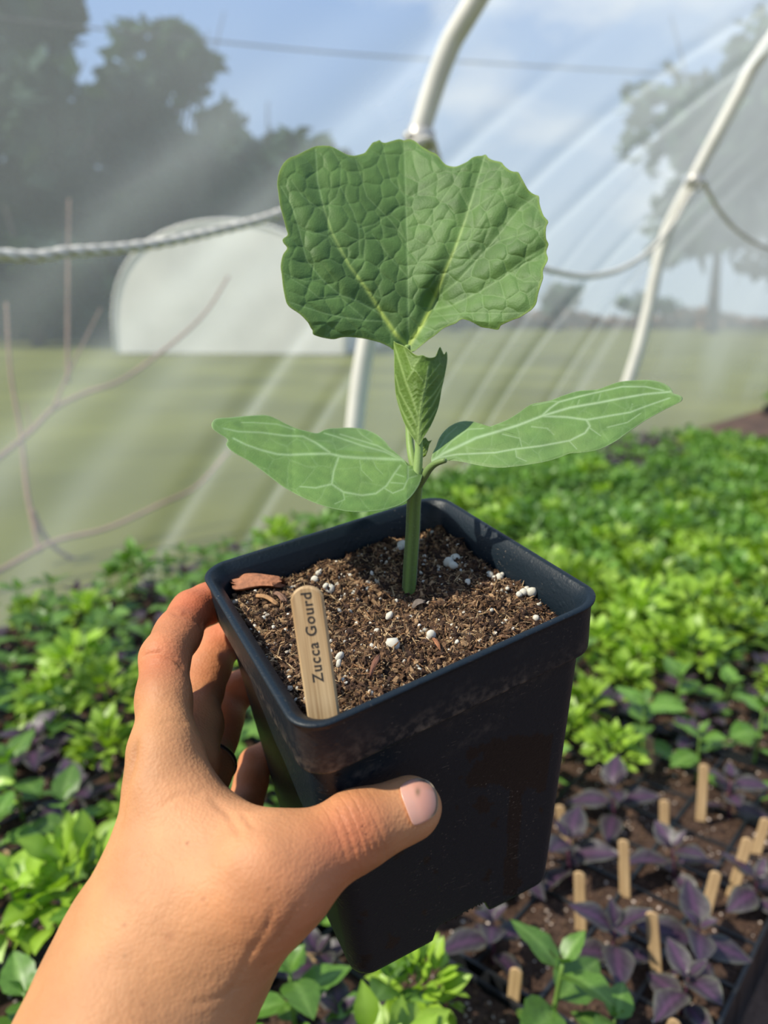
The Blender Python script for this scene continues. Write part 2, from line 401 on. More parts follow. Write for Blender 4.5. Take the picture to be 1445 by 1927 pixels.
# floor inside and the field outside
mb = MB()
g = np.linspace(-30, 60, 2)
mb.add([(-40, -20, -0.02), (90, -20, -0.02), (90, 160, -0.02), (-40, 160, -0.02)], [(0, 1, 2, 3)])
tag(link('field', mb.mesh('field', M['grass'])), kind='structure')
mb = MB()
a0 = WB - WD*4 - WN*0.02; a1 = WB + WD*9 - WN*0.02; b1 = a1 + WN*3.9; b0 = a0 + WN*3.9
mb.add([(p[0], p[1], 0.0) for p in (a0, b0, b1, a1)] + [(p[0], p[1], -0.05) for p in (a0, b0, b1, a1)],
       [(0, 1, 2, 3), (0, 3, 7, 4), (1, 0, 4, 5), (2, 1, 5, 6), (3, 2, 6, 7)])
tag(link('floor', mb.mesh('floor', M['ground'], False)), kind='structure')

# plastic film: a curved sheet with diagonal folds pulled down from the hoop fixings
ns, nh = 760, 300
S_, H_ = np.meshgrid(np.linspace(-2.6, 6.0, ns), np.linspace(-0.06, 3.0, nh), indexing='ij')
s_, h_ = S_.ravel(), H_.ravel()
q = s_*0.72 - h_*0.69; r_ = s_*0.69 + h_*0.72
disp = np.zeros(len(q)); milk = np.full(len(q), 0.165) + 0.17/(1+np.exp(-(s_-0.35)*3.5))*np.clip(h_*1.2, 0, 1)*1.45
def warp(k): return q + 0.03*np.sin(r_*2.1 + k)
folds = [(-0.437, .030, 1.0, -.9, 1.0), (-0.63, .055, .7, -.9, .6), (-0.80, .055, 1.1, -.7, 1.2), (-0.26, .022, .8, -.6, .5),
         (0.395, .020, .8, -.2, 1.6), (0.60, .022, .6, .3, 2.0), (0.225, .018, .5, 0, 1.4), (-0.164, .030, .8, .7, 2.4),
         (0.03, .03, .9, 1.0, 2.6), (-0.95, .05, .5, -1, .6), (.78, .05, .6, .5, 2.2), (.12, .016, .35, -.2, 1.0)]
for k, (q0, w, A, ra, rb) in enumerate(folds):
    e = 1/(1+np.exp(-(r_-ra)*8))*1/(1+np.exp((r_-rb)*6))
    x = (warp(k*1.7)-q0)/w
    disp += 0.016*A*np.exp(-x*x)*e
    milk += 0.135*A*np.exp(-(x*1.1)**2)*e*(0.75+0.35*vnoise(np.stack([q*9, r_*2.5], 1), k, 2))
disp += 0.008*vnoise(np.stack([q*3.0, r_*0.6], 1), 3, 2)
milk += 0.045*vnoise(np.stack([q*4.0, r_*0.8], 1), 5, 3) + 0.04*vnoise(np.stack([s_*3, h_*3], 1), 6, 3)
th = h_/RH
Ro = RH + 0.035 - disp
V = WB + s_[:, None]*WD + (RH-Ro*np.cos(th))[:, None]*WN + (Ro*np.sin(th))[:, None]*np.array([0, 0, 1.0])
i, j = np.meshgrid(np.arange(ns-1), np.arange(nh-1), indexing='ij'); a = (i*nh+j).ravel()
mb = MB(); mb.add(V, np.stack([a, a+nh, a+nh+1, a+1], 1), np.stack([np.clip(milk, .1, .85)]*3, 1))
tag(link('wall_left', mb.mesh('wall_left', M['film'])), kind='structure')

# hoops, each with its fixing clamp
def hoop(prof, s, label):
    o = empty('hoop_pipe', WB + WD*s - np.array([0, 0, SZ]), label, 'hoop', 'steel hoops of the tunnel')
    pts = np.array([WB + WD*s + WN*a + np.array([0, 0, h]) for a, h in prof])
    mb = MB(); tube(mb, spline(pts, 60), 0.0225, 20)
    build(mb, 'pipe', M['pipe'], o)
    return o
hoop([(0, -SZ), (0, 0), (.056, .377), (.14, .65), (.228, .888), (.294, 1.027), (.363, 1.107), (.62, 1.38), (1.1, 1.7), (1.7, 1.84)], 0.0,
     'white metal hoop rising behind the big gourd leaf at the centre')
hoop([(0.0, -SZ), (.02, 0), (.11, .31), (.15, .5), (.195, .79), (.285, .99), (.40, 1.22), (.47, 1.35), (.70, 1.60), (1.1, 1.80), (1.7, 1.9)], 1.5,
     'white metal hoop curving up to the right edge of the view')

def joint(u, v, s, off=0.0):
    d = ray(u, v); o = WB + WD*s; t = ((o-CAM)@WD)/(d@WD); return CAM + d*t + WN*off
J1 = joint(790, 262, 0.0); J2 = joint(1306, 342, 1.5)
def clamp(p, s, label):
    o = empty('pipe_clamp', p, label, 'clamp', 'clamps on the hoops')
    up = (WN*0.35 + np.array([0, 0, 1.0])); up /= np.linalg.norm(up)
    mb = MB(); tube(mb, [p-up*0.022, p+up*0.022], 0.029, 18); build(mb, 'band', M['clamp'], o)
    mb = MB(); tube(mb, [p-WD*0.046, p-WD*0.026, p+WD*0.026, p+WD*0.046], 0.009, 10); build(mb, 'bolt', M['clamp'], o)
clamp(J1, 0, 'pale clamp on the centre hoop just above the big leaf')
clamp(J2, 1.5, 'pale clamp on the right hoop where the rope is tied')

# rope hung in swags between the hoops
def plane_pts(px, oA, oB):
    n = np.cross(oB-oA, [0, 0, 1.0]); out = []
    for u, v in px:
        d = ray(u, v); t = ((oA-CAM)@n)/(d@n); out.append(CAM+d*t)
    return out
def rope(pts, label):
    pts = spline(pts, 220); mb = MB()
    T, A, B = frame_along(pts); L = np.concatenate([[0], np.cumsum(np.linalg.norm(np.diff(pts, axis=0), axis=1))])
    for k in range(3):                                     # three twisted strands
        ph = L/0.012*1.0 + k*2*PI/3
        tube(mb, pts + (np.cos(ph)[:, None]*A + np.sin(ph)[:, None]*B)*0.0040, 0.0048, 6)
    o = link('rope', mb.mesh('rope', M['rope']))
    return tag(o, label, 'rope', 'rope hung in swags from hoop to hoop')
J0 = WB - WD*1.5 + (J1-WB)
JL = joint(790, 262, 0.0, 0.03)
swag = plane_pts([(0, 479), (130, 474), (265, 463), (400, 436), (525, 402), (640, 345), (730, 292)], J1-WD*1.0, J1)
sc_ = float((swag[0]-J1)@WD) - .05
mirr = [p + WD*(2*sc_ - 2*((p-J1)@WD)) for p in [JL] + swag[:1:-1]]       # the swag hangs evenly to the next hoop, out of view
rope(mirr + swag + [JL],
     'pale twisted rope crossing the film left of the big leaf')
Jr2 = J2 + WN*0.03
rope([JL] + plane_pts([(850, 370), (920, 450), (1000, 497), (1060, 515), (1110, 520), (1170, 506), (1225, 470), (1270, 415), (1295, 370)], J1, J2) + [Jr2],
     'pale rope sagging between the big leaf and the right hoop')
rope([Jr2] + plane_pts([(1335, 365), (1360, 405), (1395, 440), (1445, 467), (1520, 480)], J2, J2+WD*0.8),
     'short pale rope falling right of the right hoop clamp')

# outside: white tunnel, trees, hedge, twigs and a cable
def far_tunnel():
    o = empty('white_polytunnel', (0, 0, 0), 'pale arched polytunnel standing outside behind the left film', 'polytunnel')
    D = 13.0
    c = P(428, 640, D); c[2] = 0
    ax = np.array([0.12, 1.0, 0]); ax /= np.linalg.norm(ax); pr = np.array([ax[1], -ax[0], 0])
    w, hh, L = 1.98, 2.1, 6.0
    th = np.linspace(0, PI, 25); mb = MB()
    ring = np.stack([-np.cos(th)*w, np.sin(th)**0.62*hh], 1)
    V = []
    xs = np.linspace(0, L, 15)
    for k, x in enumerate(xs):
        sc = 1.0 if k % 2 == 0 else 0.985
        V += [c + pr*r[0]*sc + ax*x + np.array([0, 0, r[1]*sc]) for r in ring]
    n = len(th); i, j = np.meshgrid(np.arange(len(xs)-1), np.arange(n-1), indexing='ij'); a = (i*n+j).ravel()
    mb.add(V, np.stack([a, a+1, a+n+1, a+n], 1))
    build(mb, 'cover', M['tunnelwhite'], o)
    mb = MB(); V = [c + np.array([0, 0, 0.0])] + [c + pr*r[0] + np.array([0, 0, r[1]]) for r in ring]
    mb.add(V, [(0, k+1, k+2) for k in range(n-1)]); build(mb, 'end_panel', M['tunnelwhite'], o)
    mb = MB()
    for x in (0.0, L): tube(mb, [c + pr*r[0]*1.01 + ax*x + np.array([0, 0, r[1]*1.01]) for r in ring], 0.03, 8)
    build(mb, 'end_hoop', M['pipe'], o)
far_tunnel()

def tree(u, v, D, wpx, hpx, label, n=2600, green=(0.055, 0.10, 0.035), name='tree', leaf=0.24, cat='tree', grp='trees beyond the film'):
    """tree whose crown is centred at photo pixel (u, v), D metres off"""
    c = P(u, v, D); base = np.array([c[0], c[1], 0.0]); r = wpx/2/FPX*D; rz = hpx/2/FPX*D
    o = empty(name, base, label, cat, grp)
    rg = np.random.default_rng(abs(int(u*7+v))+int(D))
    mb = MB(); top = c + np.array([0, 0, rz*0.3])
    tube(mb, spline([base, base+(c-base)*0.5+rg.normal(0, .1, 3), top], 8), np.linspace(0.028*D*0.35, 0.03, 8), 8)
    for k in range(7):
        s = base + (top-base)*rg.uniform(.35, .8); e = c + rg.normal(0, .45, 3)*np.array([r, r, rz])
        tube(mb, [s, (s+e)/2+[0, 0, .2], e], [0.07, 0.05, 0.02], 6)
    build(mb, 'trunk', M['trunk'], o)
    # crown of clumps
    K = 26; cc = rg.normal(0, 1, (K, 3)); cc /= np.linalg.norm(cc, axis=1)[:, None]; cc *= rg.uniform(.2, .95, (K, 1)); kr = rg.uniform(.5, 1.25, K)
    idx = rg.integers(0, K, n); d = rg.normal(0, 1, (n, 3)); d /= np.linalg.norm(d, axis=1)[:, None]
    p = cc[idx] + d*rg.uniform(.12, .34, (n, 1))*kr[idx][:, None]; p = p*np.array([r, r, rz]) + c
    p[:, 2] = np.maximum(p[:, 2], 0.15)
    sz = leaf*rg.uniform(.7, 1.5, (n, 1)); t1 = rg.normal(0, 1, (n, 3)); t1 /= np.linalg.norm(t1, axis=1)[:, None]
    t2 = np.cross(t1, rg.normal(0, 1, (n, 3))); t2 /= np.linalg.norm(t2, axis=1)[:, None]
    V = np.stack([p-t1*sz, p+t2*sz*.55, p+t1*sz, p-t2*sz*.55], 1).reshape(-1, 3)
    F = np.arange(n*4).reshape(n, 4)
    C = np.repeat(np.array(green)*rg.uniform(.6, 1.4, (n, 1)), 4, 0)
    mb = MB(); mb.add(V, F, C); f = build(mb, 'foliage', M['treeleaf'], o, False)
    return o
DK = (0.028, 0.050, 0.036)
tree(60, 330, 22, 460, 720, 'dark tall tree outside behind the top left corner of the film', 5200, DK, leaf=.36)
tree(290, 390, 26, 420, 520, 'broad dark tree outside above the pale polytunnel', 5200, DK, leaf=.42)
tree(500, 400, 31, 300, 430, 'dark tree outside just left of the big leaf', 4200, (0.032, 0.062, 0.038), leaf=.42)
tree(-330, 250, 20, 480, 800, 'dark tree outside beyond the left edge', 3000, DK, leaf=.36)
tree(330, 120, 36, 230, 210, 'tree top standing clear of the dark trees against the cloud', 1600, (0.045, 0.085, 0.045), leaf=.36)
tree(1370, 310, 33, 400, 560, 'large hazy tree outside behind the right hoop', 3400, (0.06, 0.10, 0.055), leaf=.40)
tree(1700, 330, 28, 420, 600, 'hazy tree outside beyond the right edge', 2400, (0.06, 0.09, 0.05), leaf=.36)
tree(60, 520, 17.5, 420, 190, 'low dark shrub thicket at the left under the tall trees', 3600, DK, 'shrub', .24, 'shrub', 'dark shrubs under the trees at the left')
tree(420, 530, 22, 460, 160, 'low dark shrub thicket behind the pale polytunnel', 3600, DK, 'shrub', .30, 'shrub', 'dark shrubs under the trees at the left')
tree(1050, 560, 40, 90, 60, 'small round bush far off right of the big leaf', 500, (0.06, 0.10, 0.06), 'bush', .3, 'bush', 'bushes on the far side of the field')
tree(1210, 575, 45, 130, 46, 'low bush far off behind the right hoop foot', 500, (0.06, 0.10, 0.06), 'bush', .3, 'bush', 'bushes on the far side of the field')
tree(860, 590, 42, 150, 50, 'low bush far off below the right half of the big leaf', 500, (0.06, 0.10, 0.06), 'bush', .3, 'bush', 'bushes on the far side of the field')
# low brown hedge closing the field
mb = MB(); rg = np.random.default_rng(5); n = 6000
hx = rg.uniform(-25, 75, n); hz = rg.uniform(0, 1.1, n)*(0.8+0.3*np.sin(hx*.7)); hy = 52 + rg.normal(0, .5, n)
p = np.stack([hx, hy, hz], 1); sz = rg.uniform(.2, .5, (n, 1)); t1 = rg.normal(0, 1, (n, 3)); t1 /= np.linalg.norm(t1, axis=1)[:, None]
t2 = np.cross(t1, rg.normal(0, 1, (n, 3))); t2 /= np.linalg.norm(t2, axis=1)[:, None]
V = np.stack([p-t1*sz, p+t2*sz*.6, p+t1*sz, p-t2*sz*.6], 1).reshape(-1, 3); V[:, 2] = np.maximum(V[:, 2], -0.02)
mb.add(V, np.arange(n*4).reshape(n, 4), np.repeat(np.array([0.14, 0.085, 0.055])*rg.uniform(.6, 1.5, (n, 1)), 4, 0))
tag(link('hedge', mb.mesh('hedge', M['treeleaf'], False)), 'low reddish brown hedge along the far edge of the field', 'hedge')

def twig(px, D, r, label, side=()):
    pts = [P(u, v, d) for (u, v), d in zip(px, np.linspace(D[0], D[1], len(px)))]
    n = 40; mb = MB(); tube(mb, spline(pts, n), np.linspace(r, r*0.5, n), 8)
    for sp_ in side:
        q_ = [P(u, v, D[0]+.1) for u, v in sp_]; tube(mb, spline(q_, 12), np.linspace(r*.6, r*.25, 12), 6)
    o = link('bare_twig', mb.mesh('bare_twig', M['twig'])); return tag(o, label, 'twig', 'bare twigs pressed against the film outside')
tw = []
twig([(-60, 900), (0, 860), (60, 810), (100, 770), (160, 740), (230, 715), (320, 650), (385, 590), (430, 520)], (1.75, 2.1), .007, 'bare twig slanting up to the right across the left film', [[(100, 770), (130, 700), (190, 580)]])
twig([(-80, 1110), (0, 1074), (100, 1020), (200, 995), (300, 950), (370, 915), (430, 850)], (1.62, 2.0), .007, 'bare twig low on the left film behind the left seed leaf')
twig([(60, 960), (85, 1010), (120, 1043), (165, 1057), (205, 1055)], (1.85, 1.95), .007, 'short curved twig low at the left edge')
twig([(75, 1040), (52, 930), (40, 820), (20, 700), (12, 570)], (1.85, 1.95), .006, 'upright dark twig at the left edge', [[(40, 830), (55, 800), (48, 760)]])
twig([(128, 720), (128, 560), (130, 375)], (2.6, 2.6), .007, 'thin upright reddish stake behind the rope at left')
mb = MB(); tube(mb, spline([P(-300, 0, 9), P(0, 33, 9.5), P(350, 72, 10), P(720, 106, 11), P(1445, 150, 12)], 30), 0.012, 6)
tag(link('overhead_cable', mb.mesh('overhead_cable', M['cable'])), 'thin dark cable crossing the sky outside at top left', 'cable')
#@@SECTION pot
# ------------------------------------------------------------------ the pot (pose solved from its rim and foot in the photograph)
PS = 0.115
RP = np.array([[0.88489089, -0.45745425, -0.08777087], [-0.27676446, -0.36479682, -0.88900209], [0.37465924, 0.81096171, -0.44941246]])
TP = np.array([-0.00660996, 0.24147713, 2.56302557])
HB = 1.2646                                                      # depth of the pot in rim widths
def pot_w(p):                                                    # pot frame (rim width = 1) -> world
    c = np.asarray(p, float)@RP.T + TP
    c = c*PS
    return CAM + c[..., 0:1]*CX - c[..., 1:2]*CU + c[..., 2:3]*CF
def pot_ray(u, v, z):                                            # photo pixel -> point of the pot frame at height z
    d = np.array([(u-722.5)/FPX, (v-963.5)/FPX, 1.0]); o = -RP.T@TP; dd = RP.T@d
    t = (z-o[2])/dd[2]; return o + dd*t
corner_t = {(-1, -1): pot_ray(563, 1387, 0), (-1, 1): pot_ray(374, 1070, 0), (1, 1): pot_ray(824, 929, 0), (1, -1): pot_ray(1145, 1125, 0)}
corner_b = {(-1, -1): pot_ray(672, 1852, -HB), (1, -1): pot_ray(1040, 1655, -HB)}
HWB = 0.404
OFF_T = {k: v[:2]-np.array(k)*0.5 for k, v in corner_t.items()}
OFF_B = {k: (corner_b[k][:2]-np.array(k)*HWB if k in corner_b else np.zeros(2)) for k in OFF_T}
def pot_warp(p):
    """squeezes the ideal square pot a little, corner by corner, as the hand does"""
    p = np.array(p, float); z = np.clip(-p[..., 2]/HB, 0, 1); hw = 0.5 + (HWB-0.5)*z
    x = np.clip(p[..., 0]/hw, -1.1, 1.1); y = np.clip(p[..., 1]/hw, -1.1, 1.1)
    o = 0
    for (sx, sy) in OFF_T:
        w = (1+sx*x)*(1+sy*y)/4
        o = o + w[..., None]*(OFF_T[(sx, sy)]*(1-z)[..., None] + OFF_B[(sx, sy)]*z[..., None])
    p[..., :2] += o
    return p
def PW(p): return pot_w(pot_warp(p))

NC, NE = 9, 84
def rsq(hw, r, z):
    """rounded square, counter-clockwise from the middle of the -y side"""
    pts = []
    for k in range(4):
        a0 = -PI/2 + k*PI/2
        # side then corner
        d = np.array([math.cos(a0+PI/2), math.sin(a0+PI/2)]); nrm = np.array([math.cos(a0), math.sin(a0)])
        for t in np.linspace(-1, 1, NE, endpoint=False): pts.append(nrm*hw + d*t*(hw-r))
        cc = nrm*(hw-r) + d*(hw-r)
        for a in np.linspace(0, PI/2, NC, endpoint=False): pts.append(cc + r*(nrm*math.cos(a)+d*math.sin(a)))
    pts = np.array(pts); return np.concatenate([pts, np.full((len(pts), 1), z)], 1)
def loft(mb, rings, close=False):
    n = len(rings[0]); V = np.concatenate(rings); m = len(rings)
    i = np.arange(m-1)[:, None]*n; j = np.arange(n)[None, :]; k = (j+1) % n
    F = np.stack([i+j, i+k, i+n+k, i+n+j], -1).reshape(-1, 4); mb.add(V, F)
zt = 0.0; SK = 0.185; lip = 0.012
def hwz(z): return 0.463 + (HWB-0.463)*((-z-SK)/(HB-SK))
prof = []
# inside from the floor of the pot up, over the bead, down the skirt and the wall
for z in np.linspace(-HB+0.05, -0.03, 10): prof.append((0.455 + (HWB-0.02-0.455)*(-z/HB), 0.075, z))
prof += [(0.473, 0.08, -0.012), (0.479, 0.085, -0.003), (0.486, 0.09, 0.001), (0.497, 0.095, 0.001), (0.5025, 0.10, -0.003), (0.502, 0.10, -0.008), (0.496, 0.095, -0.011), (0.4925, 0.094, -0.014), (0.4925, 0.094, -0.03), (0.491, 0.092, -0.10), (0.4895, 0.09, -SK+0.008), (0.488, 0.088, -SK+0.001), (0.484, 0.084, -SK-0.0015), (0.470, 0.078, -SK-0.001), (0.4635, 0.074, -SK-0.003), (0.4625, 0.073, -SK-0.012)]
for z in np.linspace(-SK-0.03, -HB+0.03, 84): prof.append((hwz(z), 0.074, z))
prof += [(hwz(-HB)-0.002, 0.074, -HB+0.012), (hwz(-HB)-0.008, 0.07, -HB+0.003), (hwz(-HB)-0.02, 0.06, -HB), (hwz(-HB)-0.028, 0.055, -HB+0.01), (hwz(-HB)-0.03, 0.055, -HB+0.05)]
rings = []
for hw, r, z in prof:
    R_ = rsq(hw, r, z)
    if z < -HB+0.3 and hw > HWB-0.04:
        # drainage cut-outs in the foot, one on each side
        xy = R_[:, :2]; ax = np.where(np.abs(xy[:, 1]) > np.abs(xy[:, 0]), xy[:, 0]*np.sign(-xy[:, 1]), xy[:, 1]*np.sign(xy[:, 0]))
        near = 1/(1+np.exp(-(ax+0.10)*330))*1/(1+np.exp((ax-0.115)*200))
        low = np.clip((z+HB-0.3)/(-0.3), 0, 1)**4
        R_[:, 2] += near*0.078*low
    rings.append(PW(R_))
pot_base = PW(np.array([0, 0, -HB]))
pot = empty('plant_pot', pot_base, 'black square plastic pot held in the hand, wet and scuffed', 'pot')
mb = MB(); loft(mb, rings)
zz = np.repeat([p_[2] for p_ in prof], len(rings[0])); hwv = np.repeat([p_[0] for p_ in prof], len(rings[0])); side_k = np.tile(np.arange(len(rings[0]))/len(rings[0]), len(prof))
dust = np.exp(-((zz+SK)/.012)**2)*.8 + .5*np.clip(vnoise(np.stack([side_k*30, zz*22], 1), 55, 3)-.1, 0, 1)*np.exp(-((zz+SK+.02)/.16)**2)
dust = np.where((hwv > .45) & (zz < -.02), dust, 0)*np.where((side_k > .5) | (side_k < .17), 1, .3)
uu, vv, _ = pix(np.concatenate(rings)); nz = vnoise(np.stack([uu, vv], 1)/26, 71, 3); nz2 = vnoise(np.stack([uu, vv], 1)/9, 72, 2)
face = (side_k < .22) | (side_k > .97)
wet = ((uu > 885+25*nz2) & (vv > 1400+20*nz) & (vv < 1478+16*nz+8*nz2+.12*(uu-900))) | ((np.abs(uu-972+(vv-1480)*.07) < 11+4*nz) & (vv > 1470) & (vv < 1685)) | ((nz2*.6+nz*.6 > .62) & (vv > 1450))
wet = np.where(face & (hwv > .38) & (zz < -SK-.02), wet, 0).astype(float)
mb.c[0] = np.stack([dust, wet, dust*0], 1); build(mb, 'pot_wall', M['pot'], pot)
mb = MB(); R0 = PW(rsq(HWB-0.022, 0.06, -HB+0.052)); cen = PW(np.array([[0, 0, -HB+0.052]])); n = len(R0)
mb.add(np.concatenate([R0, cen]), [(k, (k+1) % n, n) for k in range(n)]); build(mb, 'pot_floor', M['pot'], pot)
# fine roots and dirt hanging out of the cut-out
mb = MB(); rg = np.random.default_rng(4)
for k in range(34):
    x = rg.uniform(-0.06, 0.10); p0 = np.array([x, -HWB+0.015, -HB+0.075]); p1 = p0 + [rg.normal(0, .012), rg.normal(0, .004), -rg.uniform(.008, .030)]
    tube(mb, PW(np.array([p0, (p0+p1)/2+[.004, 0, 0], p1])), [.0007, .0006, .0003], 5, (0.02, 0.013, 0.01))
tag(build(mb, 'hanging_roots', M['bark'], pot), kind='stuff')

# ------------------------------------------------------------------ soil in the pot
ZSOIL = -0.118
def soil_h(x, y):
    X = np.stack([x*7, y*7], 1)
    h = 0.024*vnoise(X, 21, 3) + 0.017*vnoise(X*4, 22, 3) + 0.007*vnoise(X*14, 23, 3)
    r = np.hypot(x+0.0, y-0.0)
    h -= 0.020*np.exp(-((x-0.10)**2+(y-0.13)**2)/0.012)      # a little hollow round the stem
    h += 0.035*np.exp(-((x+0.28)**2+(y-0.28)**2)/0.02) + 0.02*np.exp(-((x-.30)**2+(y+.1)**2)/0.03)
    return ZSOIL + h
ng = 240; gx = np.linspace(-0.462, 0.462, ng); X_, Y_ = np.meshgrid(gx, gx, indexing='ij'); x, y = X_.ravel(), Y_.ravel()
z = soil_h(x, y)
def sqr(x, y, hw, r=0.07):                     # pull the square grid's corners inside the rounded pot
    m = np.maximum(np.abs(x), np.abs(y)) > hw-r
    cx = np.clip(np.abs(x), 0, hw-r); cy = np.clip(np.abs(y), 0, hw-r); dx = np.abs(x)-cx; dy = np.abs(y)-cy; L_ = np.hypot(dx, dy)+1e-9
    f = np.minimum(1, r/L_); return np.sign(x)*(cx+dx*f), np.sign(y)*(cy+dy*f)
x, y = sqr(x, y, 0.4425)
c1 = np.array([0.060, 0.033, 0.020]); c2 = np.array([0.20, 0.115, 0.062])
tone = np.clip(0.42+0.5*vnoise(np.stack([x*22, y*22], 1), 31, 3)+0.35*vnoise(np.stack([x*90, y*90], 1), 32, 2), 0, 1)[:, None]
i, j = np.meshgrid(np.arange(ng-1), np.arange(ng-1), indexing='ij'); a = (i*ng+j).ravel()
soil = empty('potting_soil', PW(np.array([0, 0, ZSOIL-.02])), 'brown crumbly potting soil with white perlite filling the held pot', 'soil')
mb = MB(); mb.add(PW(np.stack([x, y, z], 1)), np.stack([a, a+ng, a+ng+1, a+1], 1), c1*(1-tone)+c2*tone)
tag(build(mb, 'soil_surface', M['soil'], soil), kind='stuff')

def pot_dirs():
    ex = PW(np.array([.01, 0, ZSOIL]))-PW(np.array([0, 0, ZSOIL])); ey = PW(np.array([0, .01, ZSOIL]))-PW(np.array([0, 0, ZSOIL]))
    ex /= np.linalg.norm(ex); ez = RP[:, 2]; ez = ez[0]*CX - ez[1]*CU + ez[2]*CF; ey = np.cross(ez, ex); return ex, ey, ez
EX, EY, EZ = pot_dirs()
# crumbs, fibres and small perlite, thousands: stuff
def crumbs(n, lo, hi, seed, cols, elong=1.0, flat=1.0, lift=0.3):
    rg = np.random.default_rng(seed)
    ico = np.array([(0, 0, 1), (.894, 0, .447), (.276, .851, .447), (-.724, .526, .447), (-.724, -.526, .447), (.276, -.851, .447), (.724, .526, -.447), (-.276, .851, -.447), (-.894, 0, -.447), (-.276, -.851, -.447), (.724, -.526, -.447), (0, 0, -1)])
    fc = np.array([(0, 1, 2), (0, 2, 3), (0, 3, 4), (0, 4, 5), (0, 5, 1), (1, 6, 2), (2, 7, 3), (3, 8, 4), (4, 9, 5), (5, 10, 1), (6, 7, 2), (7, 8, 3), (8, 9, 4), (9, 10, 5), (10, 6, 1), (11, 7, 6), (11, 8, 7), (11, 9, 8), (11, 10, 9), (11, 6, 10)])
    x = rg.uniform(-.435, .435, n); y = rg.uniform(-.435, .435, n); x, y = sqr(x, y, 0.432)
    s = lo*(hi/lo)**(rg.uniform(0, 1, n)**1.8)
    c = PW(np.stack([x, y, soil_h(x, y)], 1)) + EZ*(s*lift)[:, None]
    A = rg.normal(0, 1, (n, 3, 3)); Q, _ = np.linalg.qr(A)
    sc = np.stack([s*elong, s, s*flat], 1)*rg.uniform(.7, 1.3, (n, 3))
    if elong > 2:                                # fibres lie mostly flat
        ang = rg.uniform(0, 6.28, n); d = np.cos(ang)[:, None]*EX + np.sin(ang)[:, None]*EY + EZ*rg.normal(0.05, .35, (n, 1)); d /= np.linalg.norm(d, axis=1)[:, None]
        e = np.cross(d, EZ); e /= np.linalg.norm(e, axis=1)[:, None]; f = np.cross(d, e); Q = np.stack([d, e, f], 1)
    V = ico[None]*rg.uniform(.75, 1.2, (n, 12, 1))
    V = np.einsum('nvi,nij->nvj', V*sc[:, None, :], Q) + c[:, None, :]
    F = (fc[None] + (np.arange(n)*12)[:, None, None]).reshape(-1, 3)
    ci = np.array(cols)[rg.integers(0, len(cols), n)]*rg.uniform(.7, 1.3, (n, 1))
    mb = MB(); mb.add(V.reshape(-1, 3), F, np.repeat(ci, 12, 0)); return mb
browns = [(0.05, 0.028, 0.018), (0.085, 0.047, 0.028), (0.14, 0.078, 0.042), (0.27, 0.165, 0.088), (0.038, 0.022, 0.016)]
tag(build(crumbs(16000, .0003, .0013, 41, browns, 2.0, .7), 'soil_crumbs', M['soil'], soil, False), kind='stuff')
tag(build(crumbs(9000, .00016, .00036, 42, [(0.12, 0.065, 0.036), (0.34, 0.215, 0.11), (0.22, 0.115, 0.055), (0.07, 0.04, 0.024), (.42, .29, .16)], 11.0, 1.0, 1.5), 'soil_fibres', M['soil'], soil, False), kind='stuff')
tag(build(crumbs(520, .0004, .0011, 43, [(0.62, 0.57, 0.48), (0.5, 0.42, 0.32)], 1, 1, .7), 'fine_perlite', M['soil'], soil, False), kind='stuff')

def soil_pt(u, v, lift=0.0):                    # where the sight line through a pixel meets the soil
    p = pot_ray(u, v, ZSOIL)
    for _ in range(5):
        # undo the squeeze approximately
        zc = soil_h(np.array([p[0]]), np.array([p[1]]))[0]
        p = pot_ray(u, v, zc)
    return pot_w(p) + EZ*lift
# perlite grains that can be picked out, each a part of the soil
def grain_mesh(seed):
    rg = np.random.default_rng(seed); import bmesh
    bm = bmesh.new(); bmesh.ops.create_icosphere(bm, subdivisions=2, radius=1.0)
    co = np.array([v.co[:] for v in bm.verts]); k = 1+0.22*vnoise(co*1.6, seed, 3)+0.07*vnoise(co*5, seed+9, 2)
    for v, f in zip(bm.verts, k): v.co *= f
    me = bpy.data.meshes.new('perlite_grain'); bm.to_mesh(me); bm.free()
    me.polygons.foreach_set('use_smooth', [True]*len(me.polygons)); me.materials.append(M['perlite']); return me
GM = [grain_mesh(s) for s in range(5)]
gr = [(739, 1220, 13), (703, 1012, 6), (770, 1012, 9), (757, 1030, 8), (752, 1035, 6), (845, 1063, 10), (857, 1057, 9), (853, 1068, 8), (600, 1083, 6), (593, 1094, 7), (620, 1112, 9), (613, 1105, 5),
      (666, 1118, 5), (668, 1112, 4), (730, 1096, 5), (533, 1130, 5), (921, 1085, 6), (945, 1083, 4), (940, 1090, 7), (1000, 1120, 9), (985, 1118, 7), (977, 1122, 6), (992, 1112, 6), (1008, 1166, 6), (990, 1168, 5), (951, 1174, 6),
      (811, 1200, 9), (806, 1206, 6), (700, 1218, 5), (733, 1163, 7), (736, 1158, 5), (700, 1176, 5), (672, 1178, 5), (640, 1240, 8), (638, 1252, 7), (645, 1283, 5), (650, 1279, 5), (698, 1306, 5), (850, 1180, 4), (570, 1068, 5), (584, 1190, 4), (538, 1188, 4),
      (515, 1182, 4), (1060, 1140, 4), (905, 1125, 4), (880, 1098, 5), (875, 1090, 4), (745, 1134, 4), (710, 1190, 5), (690, 1265, 4), (760, 1245, 4), (560, 1320, 5), (545, 1277, 4), (480, 1180, 4), (1015, 1140, 5), (925, 1150, 4), (655, 1030, 4), (690, 1110, 4), (612, 1165, 4), (658, 1155, 5), (955, 1110, 4), (600, 1130, 5), (840, 1120, 4), (860, 1210, 4), (790, 1262, 4)]
